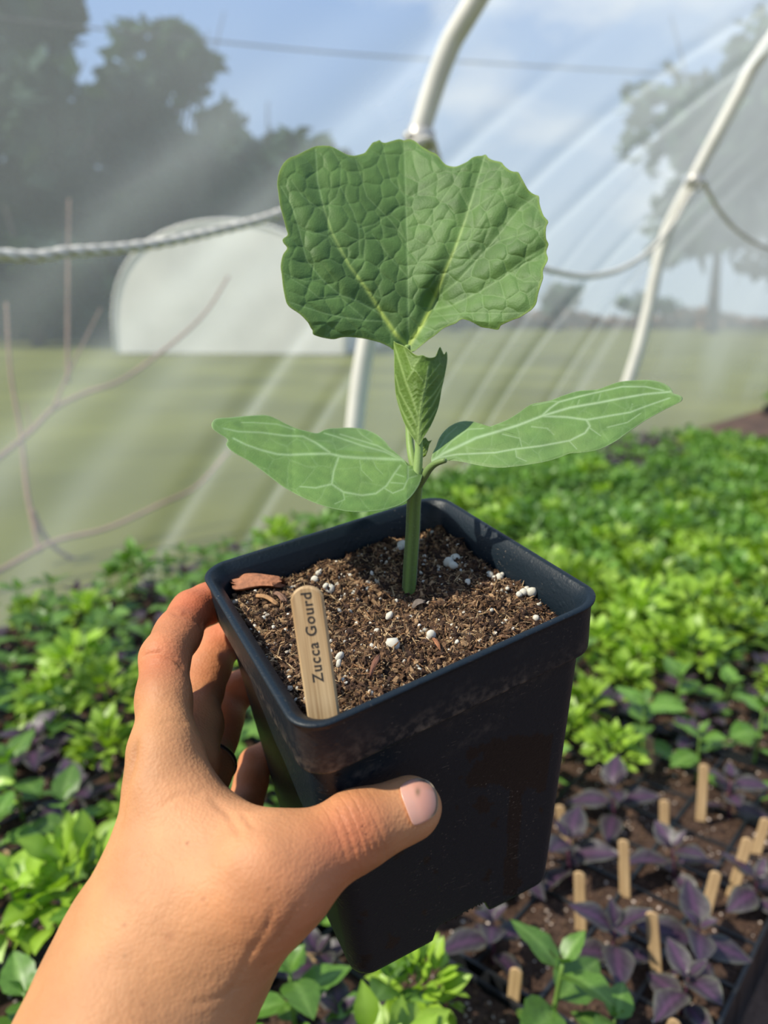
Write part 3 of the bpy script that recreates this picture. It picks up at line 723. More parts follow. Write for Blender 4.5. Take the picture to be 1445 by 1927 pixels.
for k, (u, v, rpx) in enumerate(gr):
    p = soil_pt(u, v); dd = pix(p)[2]; r = rpx*1.15/FPX*dd
    o = link('perlite_grain', GM[k % 5], soil)
    o.location = Vector(p + EZ*r*0.55 - np.array(soil.location)); o.scale = (r*random.uniform(.9, 1.15), r*random.uniform(.8, 1.1), r*random.uniform(.75, 1))
    o.rotation_euler = (random.uniform(0, 6), random.uniform(0, 6), random.uniform(0, 6))
def chip(px0, px1, wid, thick, col, label, seed, lift=.002):
    a, b = soil_pt(*px0, lift), soil_pt(*px1, lift); L_ = np.linalg.norm(b-a); d = (b-a)/L_; w = np.cross(EZ, d); w /= np.linalg.norm(w); n_ = np.cross(d, w)
    nu, nv = 22, 9; V = []; C = []
    rg = np.random.default_rng(seed)
    jag = rg.uniform(-.06, .06, (2, nv))
    for side in (1, -1):
        for i in range(nu):
            t = i/(nu-1)
            for j in range(nv):
                s = j/(nv-1)*2-1; prof_ = (1-abs(2*t-1)**3.5)**.5*(0.85+.2*math.sin(t*5+seed))
                tt = t + (jag[0, j] if t < .1 else 0) + (jag[1, j] if t > .9 else 0)
                h = side*thick*(1-abs(s)**3)*.5 + thick*.22*math.sin(s*9+t*2+seed)*side + .0015*math.sin(t*PI)
                V.append(a + d*L_*tt + w*wid*.5*s*prof_ + n_*h); C.append(np.array(col)*(0.8+.35*math.sin(s*13+math.sin(t*7))**2))
    F = []
    for sd in (0, 1):
        for i in range(nu-1):
            for j in range(nv-1):
                q0 = sd*nu*nv + i*nv+j; f = (q0, q0+1, q0+nv+1, q0+nv); F.append(f if sd else f[::-1])
    off = nu*nv; ed = [(0, j) for j in range(nv)] + [(i, nv-1) for i in range(1, nu)] + [(nu-1, j) for j in range(nv-2, -1, -1)] + [(i, 0) for i in range(nu-2, 0, -1)]
    for k in range(len(ed)):
        p0 = ed[k][0]*nv+ed[k][1]; p1 = ed[(k+1) % len(ed)][0]*nv+ed[(k+1) % len(ed)][1]; F.append((p0, p1, p1+off, p0+off))
    mb = MB(); mb.add(V, F, C); o = link('bark_chip', mb.mesh('bark_chip', M['bark'])); return tag(o, label, 'bark chip', 'bark chips on the soil')
chip((440, 1116), (536, 1113), .0115, .0032, (0.34, 0.135, 0.065), 'large reddish bark chip lying in the left corner of the pot', 1, .0042)
chip((484, 1130), (524, 1146), .0026, .0014, (0.36, 0.19, 0.08), 'small orange wood splinter below the large bark chip', 2)
chip((518, 1125), (540, 1142), .003, .0014, (0.19, 0.10, 0.06), 'small brown bark chip beside the orange splinter', 3)
chip((697, 1286), (715, 1243), .0020, .0012, (0.17, 0.07, 0.04), 'dark reddish sliver on the soil right of the name stick', 4)
chip((814, 1212), (829, 1232), .0015, .0010, (0.30, 0.12, 0.05), 'thin reddish sliver at the front of the soil', 5)
chip((776, 1152), (802, 1140), .004, .0008, (0.13, 0.10, 0.08), 'dark flat flake beside the foot of the stem', 6)

# ------------------------------------------------------------------ wooden name stick in the pot
def stick_mesh(w, L, t, name='name_stick'):
    """upright stick, rounded top, foot at z=0, bevelled rim"""
    nrm = 12; out = [(-w/2, 0)]
    for a in np.linspace(PI, 0, nrm*2+1):
        out.append((math.cos(a)*w/2, L - w*0.42 + math.sin(a)*w*0.42))
    out.append((w/2, 0)); out = np.array(out); n = len(out)
    c = np.array([0, L*.5]); rings = []
    for k, (sh, y) in enumerate([(0.0006, -t/2), (0, -t/2+.0004), (0, t/2-.0004), (.0006, t/2)]):
        o2 = out.copy(); d = out-np.array([[0, 1]])*np.clip(out[:, 1], 0, L-w*.42)[:, None]; d /= np.linalg.norm(d, axis=1)[:, None]+1e-9
        o2 = out - d*sh; rings.append(np.stack([o2[:, 0], np.full(n, y), o2[:, 1]], 1))
    mb = MB(); V = np.concatenate(rings); F = []
    for r in range(3):
        for k in range(n): F.append((r*n+k, r*n+(k+1) % n, (r+1)*n+(k+1) % n, (r+1)*n+k))
    mb.add(V, F)
    mb.f.append(np.array([list(range(n))[::-1]])); mb.f.append(np.array([list(range(3*n, 4*n))]))
    return mb
def axes_obj(o, origin, X, Y, Z):
    m = Matrix([[X[0], Y[0], Z[0], origin[0]], [X[1], Y[1], Z[1], origin[1]], [X[2], Y[2], Z[2], origin[2]], [0, 0, 0, 1]]); o.matrix_world = m
def pot_depth(u, v, z): return pix(PW(pot_ray(u, v, z)))[2]
dn = pot_depth(608, 1338, -0.055)
pA = P(608, 1338, dn); pB = P(578, 1128, dn-.004)
Zs = (pB-pA)/np.linalg.norm(pB-pA)
side = P(640, 1332, dn-.001)-P(580, 1346, dn); Xs = side - Zs*(side@Zs); Xs /= np.linalg.norm(Xs)
Ys = np.cross(Zs, Xs)
Lst = np.linalg.norm(P(573, 1103, dn-.0045)-pA)
stick = link('name_stick', stick_mesh(0.0102, Lst+.012, .0019).mesh('name_stick', M['wood'], False))
tag(stick, 'wooden name stick reading Zucca Gourd, pushed in at the front corner of the pot', 'plant label')
axes_obj(stick, pA-Zs*.012, Xs, Ys, Zs)
fc_ = bpy.data.curves.new('lettering', 'FONT'); fc_.body = 'Zucca Gourd'; fc_.size = 0.00475; fc_.align_x = 'CENTER'; fc_.align_y = 'CENTER'; fc_.space_character = 1.13; fc_.offset = 0.00005; fc_.extrude = 0.00004
tmp = bpy.data.objects.new('tmp', fc_); COL.objects.link(tmp); dg = bpy.context.evaluated_depsgraph_get(); dg.update()
tm = bpy.data.meshes.new_from_object(tmp.evaluated_get(dg)); bpy.data.objects.remove(tmp); tm.name = 'lettering'; tm.materials.clear(); tm.materials.append(M['ink'])
let = link('lettering', tm, stick)
# text runs up the stick, letter tops to the left
let.matrix_local = Matrix([[0, -1, 0, 0.0002], [0, 0, -1, -0.00101], [1, 0, 0, .012+Lst*0.60], [0, 0, 0, 1]])
#@@SECTION plant
# ------------------------------------------------------------------ the gourd seedling
def resample_closed(pts, n):
    p = np.asarray(pts, float); p = np.vstack([p, p[:1]]); L = np.concatenate([[0], np.cumsum(np.linalg.norm(np.diff(p, axis=0), axis=1))])
    t = np.linspace(0, L[-1], n, endpoint=False); return np.stack([np.interp(t, L, p[:, 0]), np.interp(t, L, p[:, 1])], 1)
def smooth_closed(pts, n, sub=6):
    """Catmull-Rom through a closed outline"""
    p = np.asarray(pts, float); m = len(p); t = np.linspace(0, m, m*sub, endpoint=False); i = t.astype(int); f = (t-i)[:, None]
    a, b, c, d = p[(i-1) % m], p[i], p[(i+1) % m], p[(i+2) % m]
    q = 0.5*((2*b)+(-a+c)*f+(2*a-5*b+4*c-d)*f*f+(-a+3*b-3*c+d)*f**3); return resample_closed(q, n)
def seg_dist(Pn, line):
    """distance to a polyline and position along it 0..1"""
    L = np.asarray(line, float); best = np.full(len(Pn), 1e9); pos = np.zeros(len(Pn)); k = len(L)-1
    for i in range(k):
        a, b = L[i], L[i+1]; ab = b-a; t = np.clip(((Pn-a)@ab)/(ab@ab), 0, 1); d = np.linalg.norm(Pn-a-t[:, None]*ab, axis=1)
        m = d < best; best[m] = d[m]; pos[m] = (i+t[m])/k
    return best, pos
def leaf(name, outline, centre, depth, veins, label=None, parent=None, n_out=420, n_ring=110, cell=34, seed=1, c_lo=(0.07, 0.15, 0.035), c_hi=(0.12, 0.23, 0.06),
         c_vein=(0.24, 0.36, 0.13), c_main=(0.40, 0.52, 0.16), puff=0.0009, net=0.6, edge=(0.30, 0.42, 0.10), thick=0.0005, material='leaf', cell_h=1.0, netw=1.5, smooth_n=True, keep=None):
    """leaf blade: outline and veins measured on the photograph in pixels, set at its own distance (depth function, metres)
    with blistered cells between recessed veins; given real thickness"""
    o = smooth_closed(outline, n_out) if smooth_n else resample_closed(outline, n_out)
    c = np.array(centre, float); rr = np.linspace(0, 1, n_ring+1)[1:]**0.85
    pts = np.vstack([[c], (c + (o-c)[None]*rr[:, None, None]).reshape(-1, 2)])
    rg = np.random.default_rng(seed)
    # distances to drawn veins
    strength = np.zeros(len(pts)); main = np.zeros(len(pts)); dmin = np.full(len(pts), 1e9)
    for line, w0, w1, st in veins:
        d, t = seg_dist(pts, line); w = w0+(w1-w0)*t
        strength = np.maximum(strength, st*np.exp(-(d/w)**2)); main = np.maximum(main, (np.exp(-(d/w)**2) if st > 0.95 else 0)*np.clip(1.25-t*1.5, 0, 1)); dmin = np.minimum(dmin, d)
    # small net of veins: borders of irregular cells
    lo, hi = o.min(0)-20, o.max(0)+20
    nx, ny = int((hi[0]-lo[0])/cell)+1, int((hi[1]-lo[1])/cell)+1
    gx, gy = np.meshgrid(np.arange(nx), np.arange(ny)); sites = np.stack([gx.ravel(), gy.ravel()], 1)*cell + lo + rg.uniform(-.42, .42, (nx*ny, 2))*cell
    wp = pts + np.stack([vnoise(pts/26, seed+1, 3), vnoise(pts/26, seed+2, 3)], 1)*7
    f1 = np.full(len(pts), 1e9); f2 = f1.copy()
    for s_i in sites:
        d = np.hypot(wp[:, 0]-s_i[0], wp[:, 1]-s_i[1]); m = d < f1; f2 = np.where(m, f1, np.minimum(f2, d)); f1 = np.where(m, d, f1)
    nd = (f2-f1)*0.6
    netv = net*np.exp(-(nd/netw)**2)*np.clip(.75+.6*vnoise(pts/60, seed+8, 2), .15, 1.2)
    vein = np.clip(np.maximum(strength, netv), 0, 1)
    near = np.minimum(dmin*0.8, nd*1.25)
    h = puff*((1-np.exp(-(dmin/14.0)))*0.9 + cell_h*(1-np.exp(-(nd/6.0)))*0.7)
    tone = np.clip(.5+.45*vnoise(pts/45, seed+3, 3)+.25*vnoise(pts/9, seed+4, 2), 0, 1)[:, None]
    col = np.array(c_lo)*(1-tone)+np.array(c_hi)*tone
    col = col*(1-vein[:, None]*.85)+np.array(c_vein)*vein[:, None]*.85
    col = col*(1-main[:, None])+np.array(c_main)*main[:, None]
    rim = np.concatenate([[0], np.repeat(rr, n_out)]); ef = np.clip((rim-.975)/.025, 0, 1)[:, None]*.7
    col = col*(1-ef)+np.array(edge)*ef
    d = depth(pts[:, 0], pts[:, 1]) - h*np.clip((1-rim)*12, 0, 1)
    V = P(pts[:, 0], pts[:, 1], d)
    n = n_out; j = np.arange(n); k = (j+1) % n
    F3 = np.stack([np.zeros(n, int), 1+j, 1+k], 1)
    i = np.arange(n_ring-1)[:, None]*n+1; F4 = np.stack([i+j, i+n+j, i+n+k, i+k], -1).reshape(-1, 4)
    Nf = (V-CAM); Nf /= np.linalg.norm(Nf, axis=1)[:, None]       # back side lies a leaf's thickness behind
    mb = MB(); mb.add(V, F4, col); mb.f.append(F3)
    off = mb.n; back = V + Nf*(thick*np.clip((1-rim)*30, 0.15, 1))[:, None]
    mb.add(back, F4[:, ::-1], col*1.1+np.array([.02, .03, .015])); mb.f.append(F3[:, ::-1]+off)
    e0 = 1+(n_ring-1)*n; mb.f.append(np.stack([e0+j, e0+k, e0+k+off, e0+j+off][::-1], 1))
    ob = build(mb, name, M[material], parent)
    if label: ob['label'] = label
    return ob

base_pt = soil_pt(770, 1122, -.004)
DB = pix(base_pt)[2]
gourd = empty('gourd_seedling', base_pt, 'young gourd seedling with a large scalloped leaf and two seed leaves in the held pot', 'seedling')
DNODE = DB - 0.010
def dlin(a, b): return lambda t: a+(b-a)*t
# stem with ribs and a slight lean
ctl = [(769, 1128), (773, 1060), (777, 1000), (779, 950), (783, 905), (785, 880)]
sp_ = spline([P(u, v, DB+(DNODE-DB)*(1128-v)/250) for u, v in ctl], 40)
rw = np.interp(np.linspace(0, 1, 40), [0, .15, .7, 1], [13.5, 13.8, 13.4, 12])/FPX*DNODE
mb = MB(); T, A, B = frame_along(sp_); n = 40; th = np.linspace(0, 2*PI, n, endpoint=False); rib = 1+0.045*np.cos(th*5+.6)
Vs = sp_[:, None]+(rw[:, None]*rib[None])[..., None]*(np.cos(th)[None, :, None]*A[:, None]+np.sin(th)[None, :, None]*B[:, None])
i = np.arange(39)[:, None]*n; j = np.arange(n)[None]; k = (j+1) % n
cs = np.array([0.15, 0.23, 0.045])*(1+0.25*np.cos(th*5+.6))[None, :, None]*np.ones((40, 1, 1)); cs = cs*np.linspace(.85, 1.05, 40)[:, None, None]
mb.add(Vs.reshape(-1, 3), np.stack([i+j, i+k, i+n+k, i+n+j], -1).reshape(-1, 4), cs.reshape(-1, 3)); build(mb, 'stem', M['stem'], gourd)
# petiole of the big leaf, behind the young leaf
ctl = [(783, 893), (775, 860), (771, 830), (769, 780), (767, 720), (767, 672), (767, 650)]
dpt = np.array([DNODE+.001, DNODE+.003, DNODE+.006, DNODE+.009, DNODE+.010, DNODE+.008, DNODE+.006])
mb = MB(); tube(mb, spline([P(u, v, d) for (u, v), d in zip(ctl, dpt)], 30), np.linspace(8.5, 5.5, 30)/FPX*DNODE, 16, (0.24, 0.36, 0.09)); build(mb, 'leaf_stalk', M['stem'], gourd)
# stalk of the young leaf, in front
ctl = [(783, 905), (786, 880), (788, 850), (788, 822), (789, 790)]
mb = MB(); tube(mb, spline([P(u, v, DNODE-.003+.0*v) for u, v in ctl], 24), np.linspace(9.5, 6.0, 24)/FPX*DNODE, 16, (0.26, 0.38, 0.11)); build(mb, 'leaf_stalk', M['stem'], gourd)
# stalks of the seed leaves
ctl = [(785, 915), (797, 898), (808, 882), (820, 872), (838, 866)]
mb = MB(); tube(mb, spline([P(u, v, DNODE+.001-.003*k) for k, (u, v) in enumerate(ctl)], 20), np.linspace(9.5, 5.0, 20)/FPX*DNODE, 14, (0.17, 0.25, 0.07)); build(mb, 'leaf_stalk', M['stem'], gourd)
ctl = [(783, 915), (776, 898), (768, 882), (760, 872), (748, 866)]
mb = MB(); tube(mb, spline([P(u, v, DNODE-.001+.001*k) for k, (u, v) in enumerate(ctl)], 20), np.linspace(9, 5.0, 20)/FPX*DNODE, 14, (0.19, 0.28, 0.08)); build(mb, 'leaf_stalk', M['stem'], gourd)
# fine hairs on the stem
rg = np.random.default_rng(8); mb = MB(); nhair = 1500
q_ = rg.uniform(0, 1, nhair); base_i = (q_*38).astype(int); ang = rg.uniform(0, 2*PI, nhair)
nn = np.cos(ang)[:, None]*A[base_i]+np.sin(ang)[:, None]*B[base_i]; pb = sp_[base_i]+(sp_[base_i+1]-sp_[base_i])*rg.uniform(0, 1, (nhair, 1))+nn*rw[base_i][:, None]*.98
pe = pb+nn*rg.uniform(.0004, .0009, (nhair, 1)); sd = np.cross(nn, T[base_i])*.00004
mb.add(np.stack([pb-sd, pb+sd, pe], 1).reshape(-1, 3), np.arange(nhair*3).reshape(-1, 3), (.5, .55, .4)); tag(build(mb, 'stem_hairs', M['stem'], gourd), kind='stuff')

big = [(765, 654), (741, 658), (733, 653), (718, 646), (705, 642), (683, 637), (660, 634.6), (643, 635), (628, 638.5), (609.6, 636), (598, 633), (589, 629), (588, 622), (584.5, 617), (580, 608), (574, 601), (565, 592), (555, 585), (546, 579), (539, 570), (535, 554), (532, 537), (530, 518), (528, 500), (532, 480), (540, 467), (533, 457), (532, 450), (541, 442), (538, 430), (535, 418),
       (531, 403), (527, 388), (524, 366), (521.5, 345), (525, 324.5), (533, 308), (544.5, 297), (556, 293), (566, 288), (580, 281), (593.6, 275.4), (608, 274), (623, 275.4), (637, 282), (651, 290), (660, 292), (669, 292.5), (685, 288), (690, 283), (694, 277.7), (701, 268.5), (708, 266), (714, 263.5), (718, 267), (725, 268.5), (737.5, 265), (751, 261.7), (760, 264), (769, 262), (778, 264), (785, 268.5), (793, 275), (801, 280), (810, 285), (819.4, 289), (826, 295), (831, 301.7), (838, 309), (844.5, 312), (853, 313.5), (860.5, 312.6), (869, 309),
       (879, 304), (888, 297), (897, 293.7), (906, 293), (914, 291), (919, 297), (929, 301.7), (942.7, 305), (949, 312), (958.7, 320), (967, 323), (975, 324), (980, 332), (986, 343), (992, 354), (998, 361), (1006, 366), (1014, 369.5), (1015, 381), (1018, 393), (1023, 406), (1031.5, 417), (1028, 427), (1027, 439), (1028, 450), (1032, 460), (1028, 474), (1031, 488), (1025, 501), (1021.5, 510), (1022, 523), (1018, 536), (1013, 552),
       (1009, 571), (1003, 580), (997.5, 585), (987, 592), (977, 598), (963, 603), (949.5, 609), (942, 613), (937, 620.5), (921, 618), (906, 615.7), (895, 610), (885.6, 605), (877, 602), (869.6, 601), (863, 604), (858, 608.5), (846, 613), (833, 619), (820, 630), (805.7, 640), (792, 651), (778, 662), (771, 660)]
Bp = (767, 652)
bv = [([Bp, (768, 590), (767, 500), (764, 400), (762, 330), (760, 264)], 3.0, 1.6, .8),
      ([Bp, (745, 630), (718, 590), (690, 545), (657, 500), (625, 440), (610, 395), (597, 340), (594, 280)], 4.5, 1.6, 1.0),
      ([(727, 604), (714, 590), (675, 567), (640, 555), (605, 525), (577, 490), (562, 430), (548, 385), (528, 350)], 2.2, 1.3, .75),
      ([(733, 612), (722, 604), (690, 603), (645, 597), (612, 590), (565, 575), (545, 569)], 2.2, 1.3, .75),
      ([(770, 648), (795, 610), (818, 560), (835, 515), (855, 470), (875, 415), (895, 350), (912, 294)], 4.5, 1.6, 1.0),
      ([(820, 562), (860, 530), (905, 480), (940, 440), (955, 420), (980, 390), (1008, 371)], 2.4, 1.4, .75),
      ([(816, 583), (850, 575), (900, 550), (950, 520), (990, 495), (1028, 474)], 2.4, 1.4, .75),
      ([(808, 597), (850, 592), (890, 588), (940, 590), (985, 588)], 1.6, 1.1, .6)]
sec = [[(766, 520), (730, 480), (700, 440)], [(766, 480), (800, 465), (845, 395)], [(764, 430), (800, 420), (850, 350), (868, 318)], [(763, 375), (800, 355), (838, 330)], [(765, 455), (735, 415), (690, 370), (668, 296)], [(763, 370), (735, 340), (720, 272)],
       [(700, 560), (720, 525), (710, 500), (730, 480)], [(657, 500), (676, 480), (675, 430), (665, 400), (650, 370), (640, 350), (642, 310), (625, 280)], [(612, 398), (590, 385), (570, 370), (548, 340)], [(622, 432), (590, 440), (560, 430)], [(607, 395), (632, 372), (640, 350)], [(643, 478), (620, 445), (600, 440)],
       [(676, 430), (705, 422), (735, 400), (764, 385)], [(835, 515), (870, 500), (900, 470)], [(850, 478), (880, 455), (925, 380), (945, 345)], [(880, 455), (905, 440), (915, 420)], [(905, 480), (935, 455), (985, 440), (1020, 425)], [(930, 528), (965, 505), (990, 485), (1025, 465)], [(960, 515), (985, 530), (1015, 530)], [(640, 555), (600, 560), (575, 540), (540, 520)], [(605, 525), (575, 530), (535, 515)], [(895, 350), (925, 335), (945, 310)], [(880, 400), (930, 365), (975, 345)], [(690, 603), (640, 560), (600, 565)], [(645, 597), (625, 620), (615, 632)]]
bv += [(s_, 1.7, 1.0, .55) for s_ in sec]
def big_depth(u, v):
    up = (652-v)/390.0
    x = (u-(768-4*up))/260.0
    # a shallow trough along the midrib, the blade leaning back and its lower edge curling away
    d = DNODE+.006 + 0.014*up + 0.012*up*up
    d = d - 0.024*(np.sqrt(x*x+.004)-.063) - 0.003*x
    d = d + 0.010*np.clip(-up+.12, 0, 1)*np.abs(x)*4
    # side ribs each lie in a soft valley
    d1, _ = seg_dist(np.stack([u, v], 1), bv[4][0]); d2, _ = seg_dist(np.stack([u, v], 1), bv[5][0]); d3, _ = seg_dist(np.stack([u, v], 1), bv[1][0]); d4, _ = seg_dist(np.stack([u, v], 1), bv[6][0]); d5, _ = seg_dist(np.stack([u, v], 1), bv[2][0])
    d = d + .0024*np.exp(-(d1/20)**2) + .0034*np.exp(-(d2/26)**2) + .0018*np.exp(-(d3/24)**2) + .0028*np.exp(-(d4/24)**2) + .0016*np.exp(-(d5/20)**2)
    d = d + 0.0013*vnoise(np.stack([u, v], 1)/70, 77, 2)
    # scalloped margin ripples
    return d
leaf('true_leaf', big, (772, 470), big_depth, bv, 'large rough lobed leaf with pale net of veins', gourd, 900, 190, 33, 3, smooth_n=True,
     c_lo=(0.085, 0.165, 0.040), c_hi=(0.14, 0.25, 0.062), c_vein=(0.23, 0.35, 0.13), c_main=(0.42, 0.52, 0.10), puff=0.0008, net=0.38, edge=(.26, .36, .06), netw=1.3)

lc = [(398, 798), (404.5, 789), (418, 786.5), (433.6, 785.6), (460, 783), (489, 781), (502, 781.5), (512, 784.7), (524, 790), (535, 796), (550, 803), (564, 808), (580, 812), (597, 815), (611, 808.5), (624, 806), (637, 805.6), (652, 804.5), (666, 805), (682, 807), (695, 811), (706, 816), (715.6, 822.5), (725, 831), (733, 841), (743, 850), (753, 859), (761, 867), (768, 876), (781, 876.5), (791, 878), (795.5, 884), (795.5, 893), (792, 904), (788, 914), (779, 928), (768, 940),
      (755, 949), (739, 955), (718, 960), (695, 962.5), (673, 963.5), (651.6, 962), (629, 957.5), (608, 952), (586, 944), (564.4, 934), (546, 924), (529.5, 914), (510, 899), (492, 885), (477, 874), (463, 864.7), (447, 856), (433.6, 847), (428, 841), (425.5, 835.6), (428, 828), (422, 822), (413, 816.7), (405, 811), (400, 806.5)]
lv = [([(765, 865), (710, 863), (681, 862), (643, 859), (619.6, 853.6), (576, 854.5), (544, 856), (521, 854.5), (492, 847), (463, 837), (439, 825)], 3.2, 2.0, .95),
      ([(619.6, 851), (593.5, 832.7), (570, 821), (535, 819.6), (492, 813.8), (448, 812), (420, 806)], 2.6, 1.6, .8),
      ([(637, 860), (628, 885), (624, 911), (646, 926), (681, 932), (707, 928.6), (727, 914), (742, 891), (753, 876)], 2.4, 1.9, .8),
      ([(624, 911), (593.5, 918), (564, 915.5)], 2.4, 1.4, .75), ([(646, 928), (648, 940), (630, 948)], 1.6, 1.2, .5), ([(554, 808), (521, 798), (477, 795), (454, 795)], 2.0, 1.4, .6),
      ([(759, 867.6), (724, 850), (681, 838.5), (631, 821), (610, 815)], 2.2, 1.4, .75), ([(753, 862), (710, 838.5), (666, 825), (640, 817)], 2.0, 1.4, .7), ([(700, 831), (680, 818), (672, 808)], 1.5, 1.1, .5),
      ([(768, 878), (768, 900), (759, 920), (739, 928), (722, 918)], 1.8, 1.3, .7), ([(768, 900), (785, 895)], 1.5, 1.2, .6), ([(742, 891), (760, 897)], 1.5, 1.2, .6), ([(735, 908), (760, 910)], 1.5, 1.2, .6), ([(768, 885), (785, 882)], 1.4, 1.1, .5),
      ([(676, 862), (680, 885), (700, 905)], 1.2, .9, .4), ([(700, 863), (708, 880), (720, 892)], 1.2, .9, .4)]
def lc_depth(u, v):
    # blade rises to the far rim on the upper side, droops to the tip at left
    mid = np.interp(u, [400, 450, 550, 620, 700, 765, 800], [815, 830, 855, 856, 862, 866, 882])
    w = (v-mid)/90.0
    t = (770-u)/370.0
    d = DNODE - .001 - 0.020*w + 0.006*np.clip(-w, 0, 1)*(t < 2) - 0.010*np.clip(t, 0, 1)**1.3
    far = np.exp(-((u-680)/75)**2)*np.clip(-w-.12, 0, 1)
    d = d + 0.030*far
    d = d + .0006*vnoise(np.stack([u, v], 1)/50, 5, 2)
    return d
leaf('seed_leaf', lc, (640, 873), lc_depth, lv, 'smooth oval seed leaf on the left, yellow nick near its tip', gourd, 560, 110, 46, 9,
     c_lo=(0.125, 0.235, 0.055), c_hi=(0.195, 0.315, 0.08), c_vein=(0.36, 0.49, 0.24), c_main=(0.36, 0.49, 0.24), puff=0.0006, net=0.16, edge=(.32, .44, .20), cell_h=.3)
rc = [(815, 873), (811, 866), (814, 853), (820, 841), (824, 830), (829, 820), (837, 810), (846.5, 802), (858, 796), (871, 792.5), (884, 792.5), (896, 795), (907, 800), (918, 803.5), (932, 799), (949, 792.5), (963, 785), (977, 776), (989, 767), (1002, 760), (1018, 757), (1037, 753), (1060, 744), (1086.5, 736), (1106, 734), (1125, 732.5), (1143, 726), (1164, 719), (1185, 716), (1206.5, 715), (1223, 715), (1238, 717.6), (1250, 722), (1259.5, 728), (1265, 735), (1266.5, 740),
      (1276, 743), (1284, 747.6), (1282, 755), (1267, 763), (1249, 772), (1231, 782), (1213.6, 792), (1196, 804), (1178, 816.5), (1161, 829), (1143, 839), (1126, 846), (1107.7, 850), (1090, 852), (1072, 853.5), (1055, 860), (1037, 866), (1020, 870), (1002, 873), (984, 876), (966.5, 878), (948, 880), (931, 880), (913, 878), (896, 875), (878, 871), (860.6, 868), (848, 867), (838, 867), (826, 872)]
rv = [([(811, 869), (835, 853), (860.6, 841), (896, 824), (931, 813.6), (973.5, 800.6), (1019, 783), (1072, 767), (1125, 758), (1171, 749), (1213.6, 741.6), (1262, 737)], 3.0, 2.0, .95),
      ([(1019, 783), (1035, 768), (1051, 756.5), (1090, 746), (1129, 737), (1171, 727.5), (1213.6, 727.5), (1249, 735)], 2.2, 1.5, .8), ([(1051, 756), (1040, 755), (1002, 763)], 1.4, 1, .5),
      ([(1019, 783), (1065, 784.7), (1104, 790), (1109.5, 802), (1100.6, 814.7), (1072, 829), (1016, 839.4), (966.5, 845.4), (931, 851.8), (860.6, 855), (822, 862)], 2.2, 1.7, .8),
      ([(1104, 790), (1143, 783), (1185, 776), (1213.6, 765), (1259.5, 749)], 2.2, 1.5, .75), ([(1143, 804), (1180, 795), (1205, 778)], 1.6, 1.1, .5), ([(970, 846), (972, 860), (990, 868)], 1.5, 1.0, .5), ([(1070, 829), (1085, 845)], 1.5, 1.0, .5), ([(1109, 805), (1130, 820)], 1.5, 1.0, .5),
      ([(945, 817), (978, 825), (982, 843)], 1.4, 1.0, .45), ([(1000, 803), (1030, 806), (1042, 818)], 1.4, 1.0, .45), ([(1085, 766), (1090, 752)], 1.4, 1.0, .45), ([(1125, 757), (1130, 740)], 1.4, 1.0, .45), ([(1185, 776), (1190, 760)], 1.3, 1.0, .4),
      ([(818, 862), (830, 838), (845, 815)], 1.5, 1.1, .4), ([(820, 864), (850, 830), (880, 808), (910, 806)], 1.6, 1.1, .5), ([(822, 850), (838, 822), (860, 803)], 1.3, 1, .4)]
def rc_depth(u, v):
    mid = np.interp(u, [810, 860, 930, 1019, 1125, 1280], [866, 841, 814, 783, 758, 744])
    w = (v-mid)/70.0; t = (u-815)/465.0
    d = DNODE - .006 - 0.013*w + 0.012*np.clip(-w, 0, 1)*np.exp(-((u-870)/55)**2)*1.5 - 0.006*np.clip(t, 0, 1)
    return d + .0006*vnoise(np.stack([u, v], 1)/50, 6, 2) + .0010*np.clip(w, 0, 1)**2
leaf('seed_leaf', rc, (985, 822), rc_depth, rv, 'smooth oval seed leaf on the right, notched at its tip', gourd, 600, 100, 40, 12,
     c_lo=(0.125, 0.23, 0.06), c_hi=(0.195, 0.31, 0.085), c_vein=(0.40, 0.52, 0.30), c_main=(0.44, 0.55, 0.32), puff=0.0006, net=0.2, edge=(.32, .42, .2), cell_h=.3)
# young folded leaf seen from its back: a cup, heavy pale ribs
yo = [(740, 642), (745, 645), (752, 647.5), (760, 651), (767, 655.6), (773, 661), (779, 666), (787, 669), (795.5, 668), (801, 671), (807.7, 673), (815, 672.5), (821, 669), (824, 660), (828, 652.5), (832, 660), (836, 667), (840, 661), (842, 670.5), (841, 684), (838.7, 697), (835, 716), (830.6, 735), (828, 752), (824, 769), (818, 785), (811.7, 799), (805, 811), (798, 822), (793, 832), (788, 838), (782, 832), (776.7, 824), (768, 810), (760.5, 796), (756, 784), (752, 771.6), (748, 758), (745, 744.7), (743, 728), (742, 711), (741.5, 690), (741.6, 670.5), (740, 655)]
yv = [([(787.5, 835), (788, 810), (790, 778), (794, 752), (799.6, 731), (803, 710), (806, 690)], 6.0, 2.0, .95), ([(787, 782), (776, 750), (764.5, 721.7), (754, 688), (744, 657), (740, 643.5)], 3.0, 1.8, .9),
      ([(784, 800), (766, 765), (752, 738), (744, 705.5)], 2.8, 1.5, .85), ([(781, 818), (768, 796), (755, 770), (747, 745)], 2.6, 1.5, .85), ([(796, 765), (817, 740.6), (836, 711)], 2.2, 1.4, .8), ([(794, 790), (814, 762), (834, 722)], 2.2, 1.4, .8), ([(792, 812), (806, 794), (822, 768)], 2.0, 1.4, .75),
      ([(797, 718), (782, 698)], 1.6, 1.2, .7), ([(802, 718), (828, 684)], 1.5, 1.1, .7), ([(801, 734), (825, 705)], 1.5, 1.1, .6), ([(778, 696), (768, 712), (766, 716)], 2.2, 1.6, .8), ([(760, 655), (775, 695)], 1.5, 1.2, .6), ([(779, 690), (792, 672)], 2.5, 2, .7)]
yv += [([(795-4*k*.2, 735+9*k), (784, 730+9*k), (772+2*k, 738+9*k)], 1.2, .8, .45) for k in range(5)]
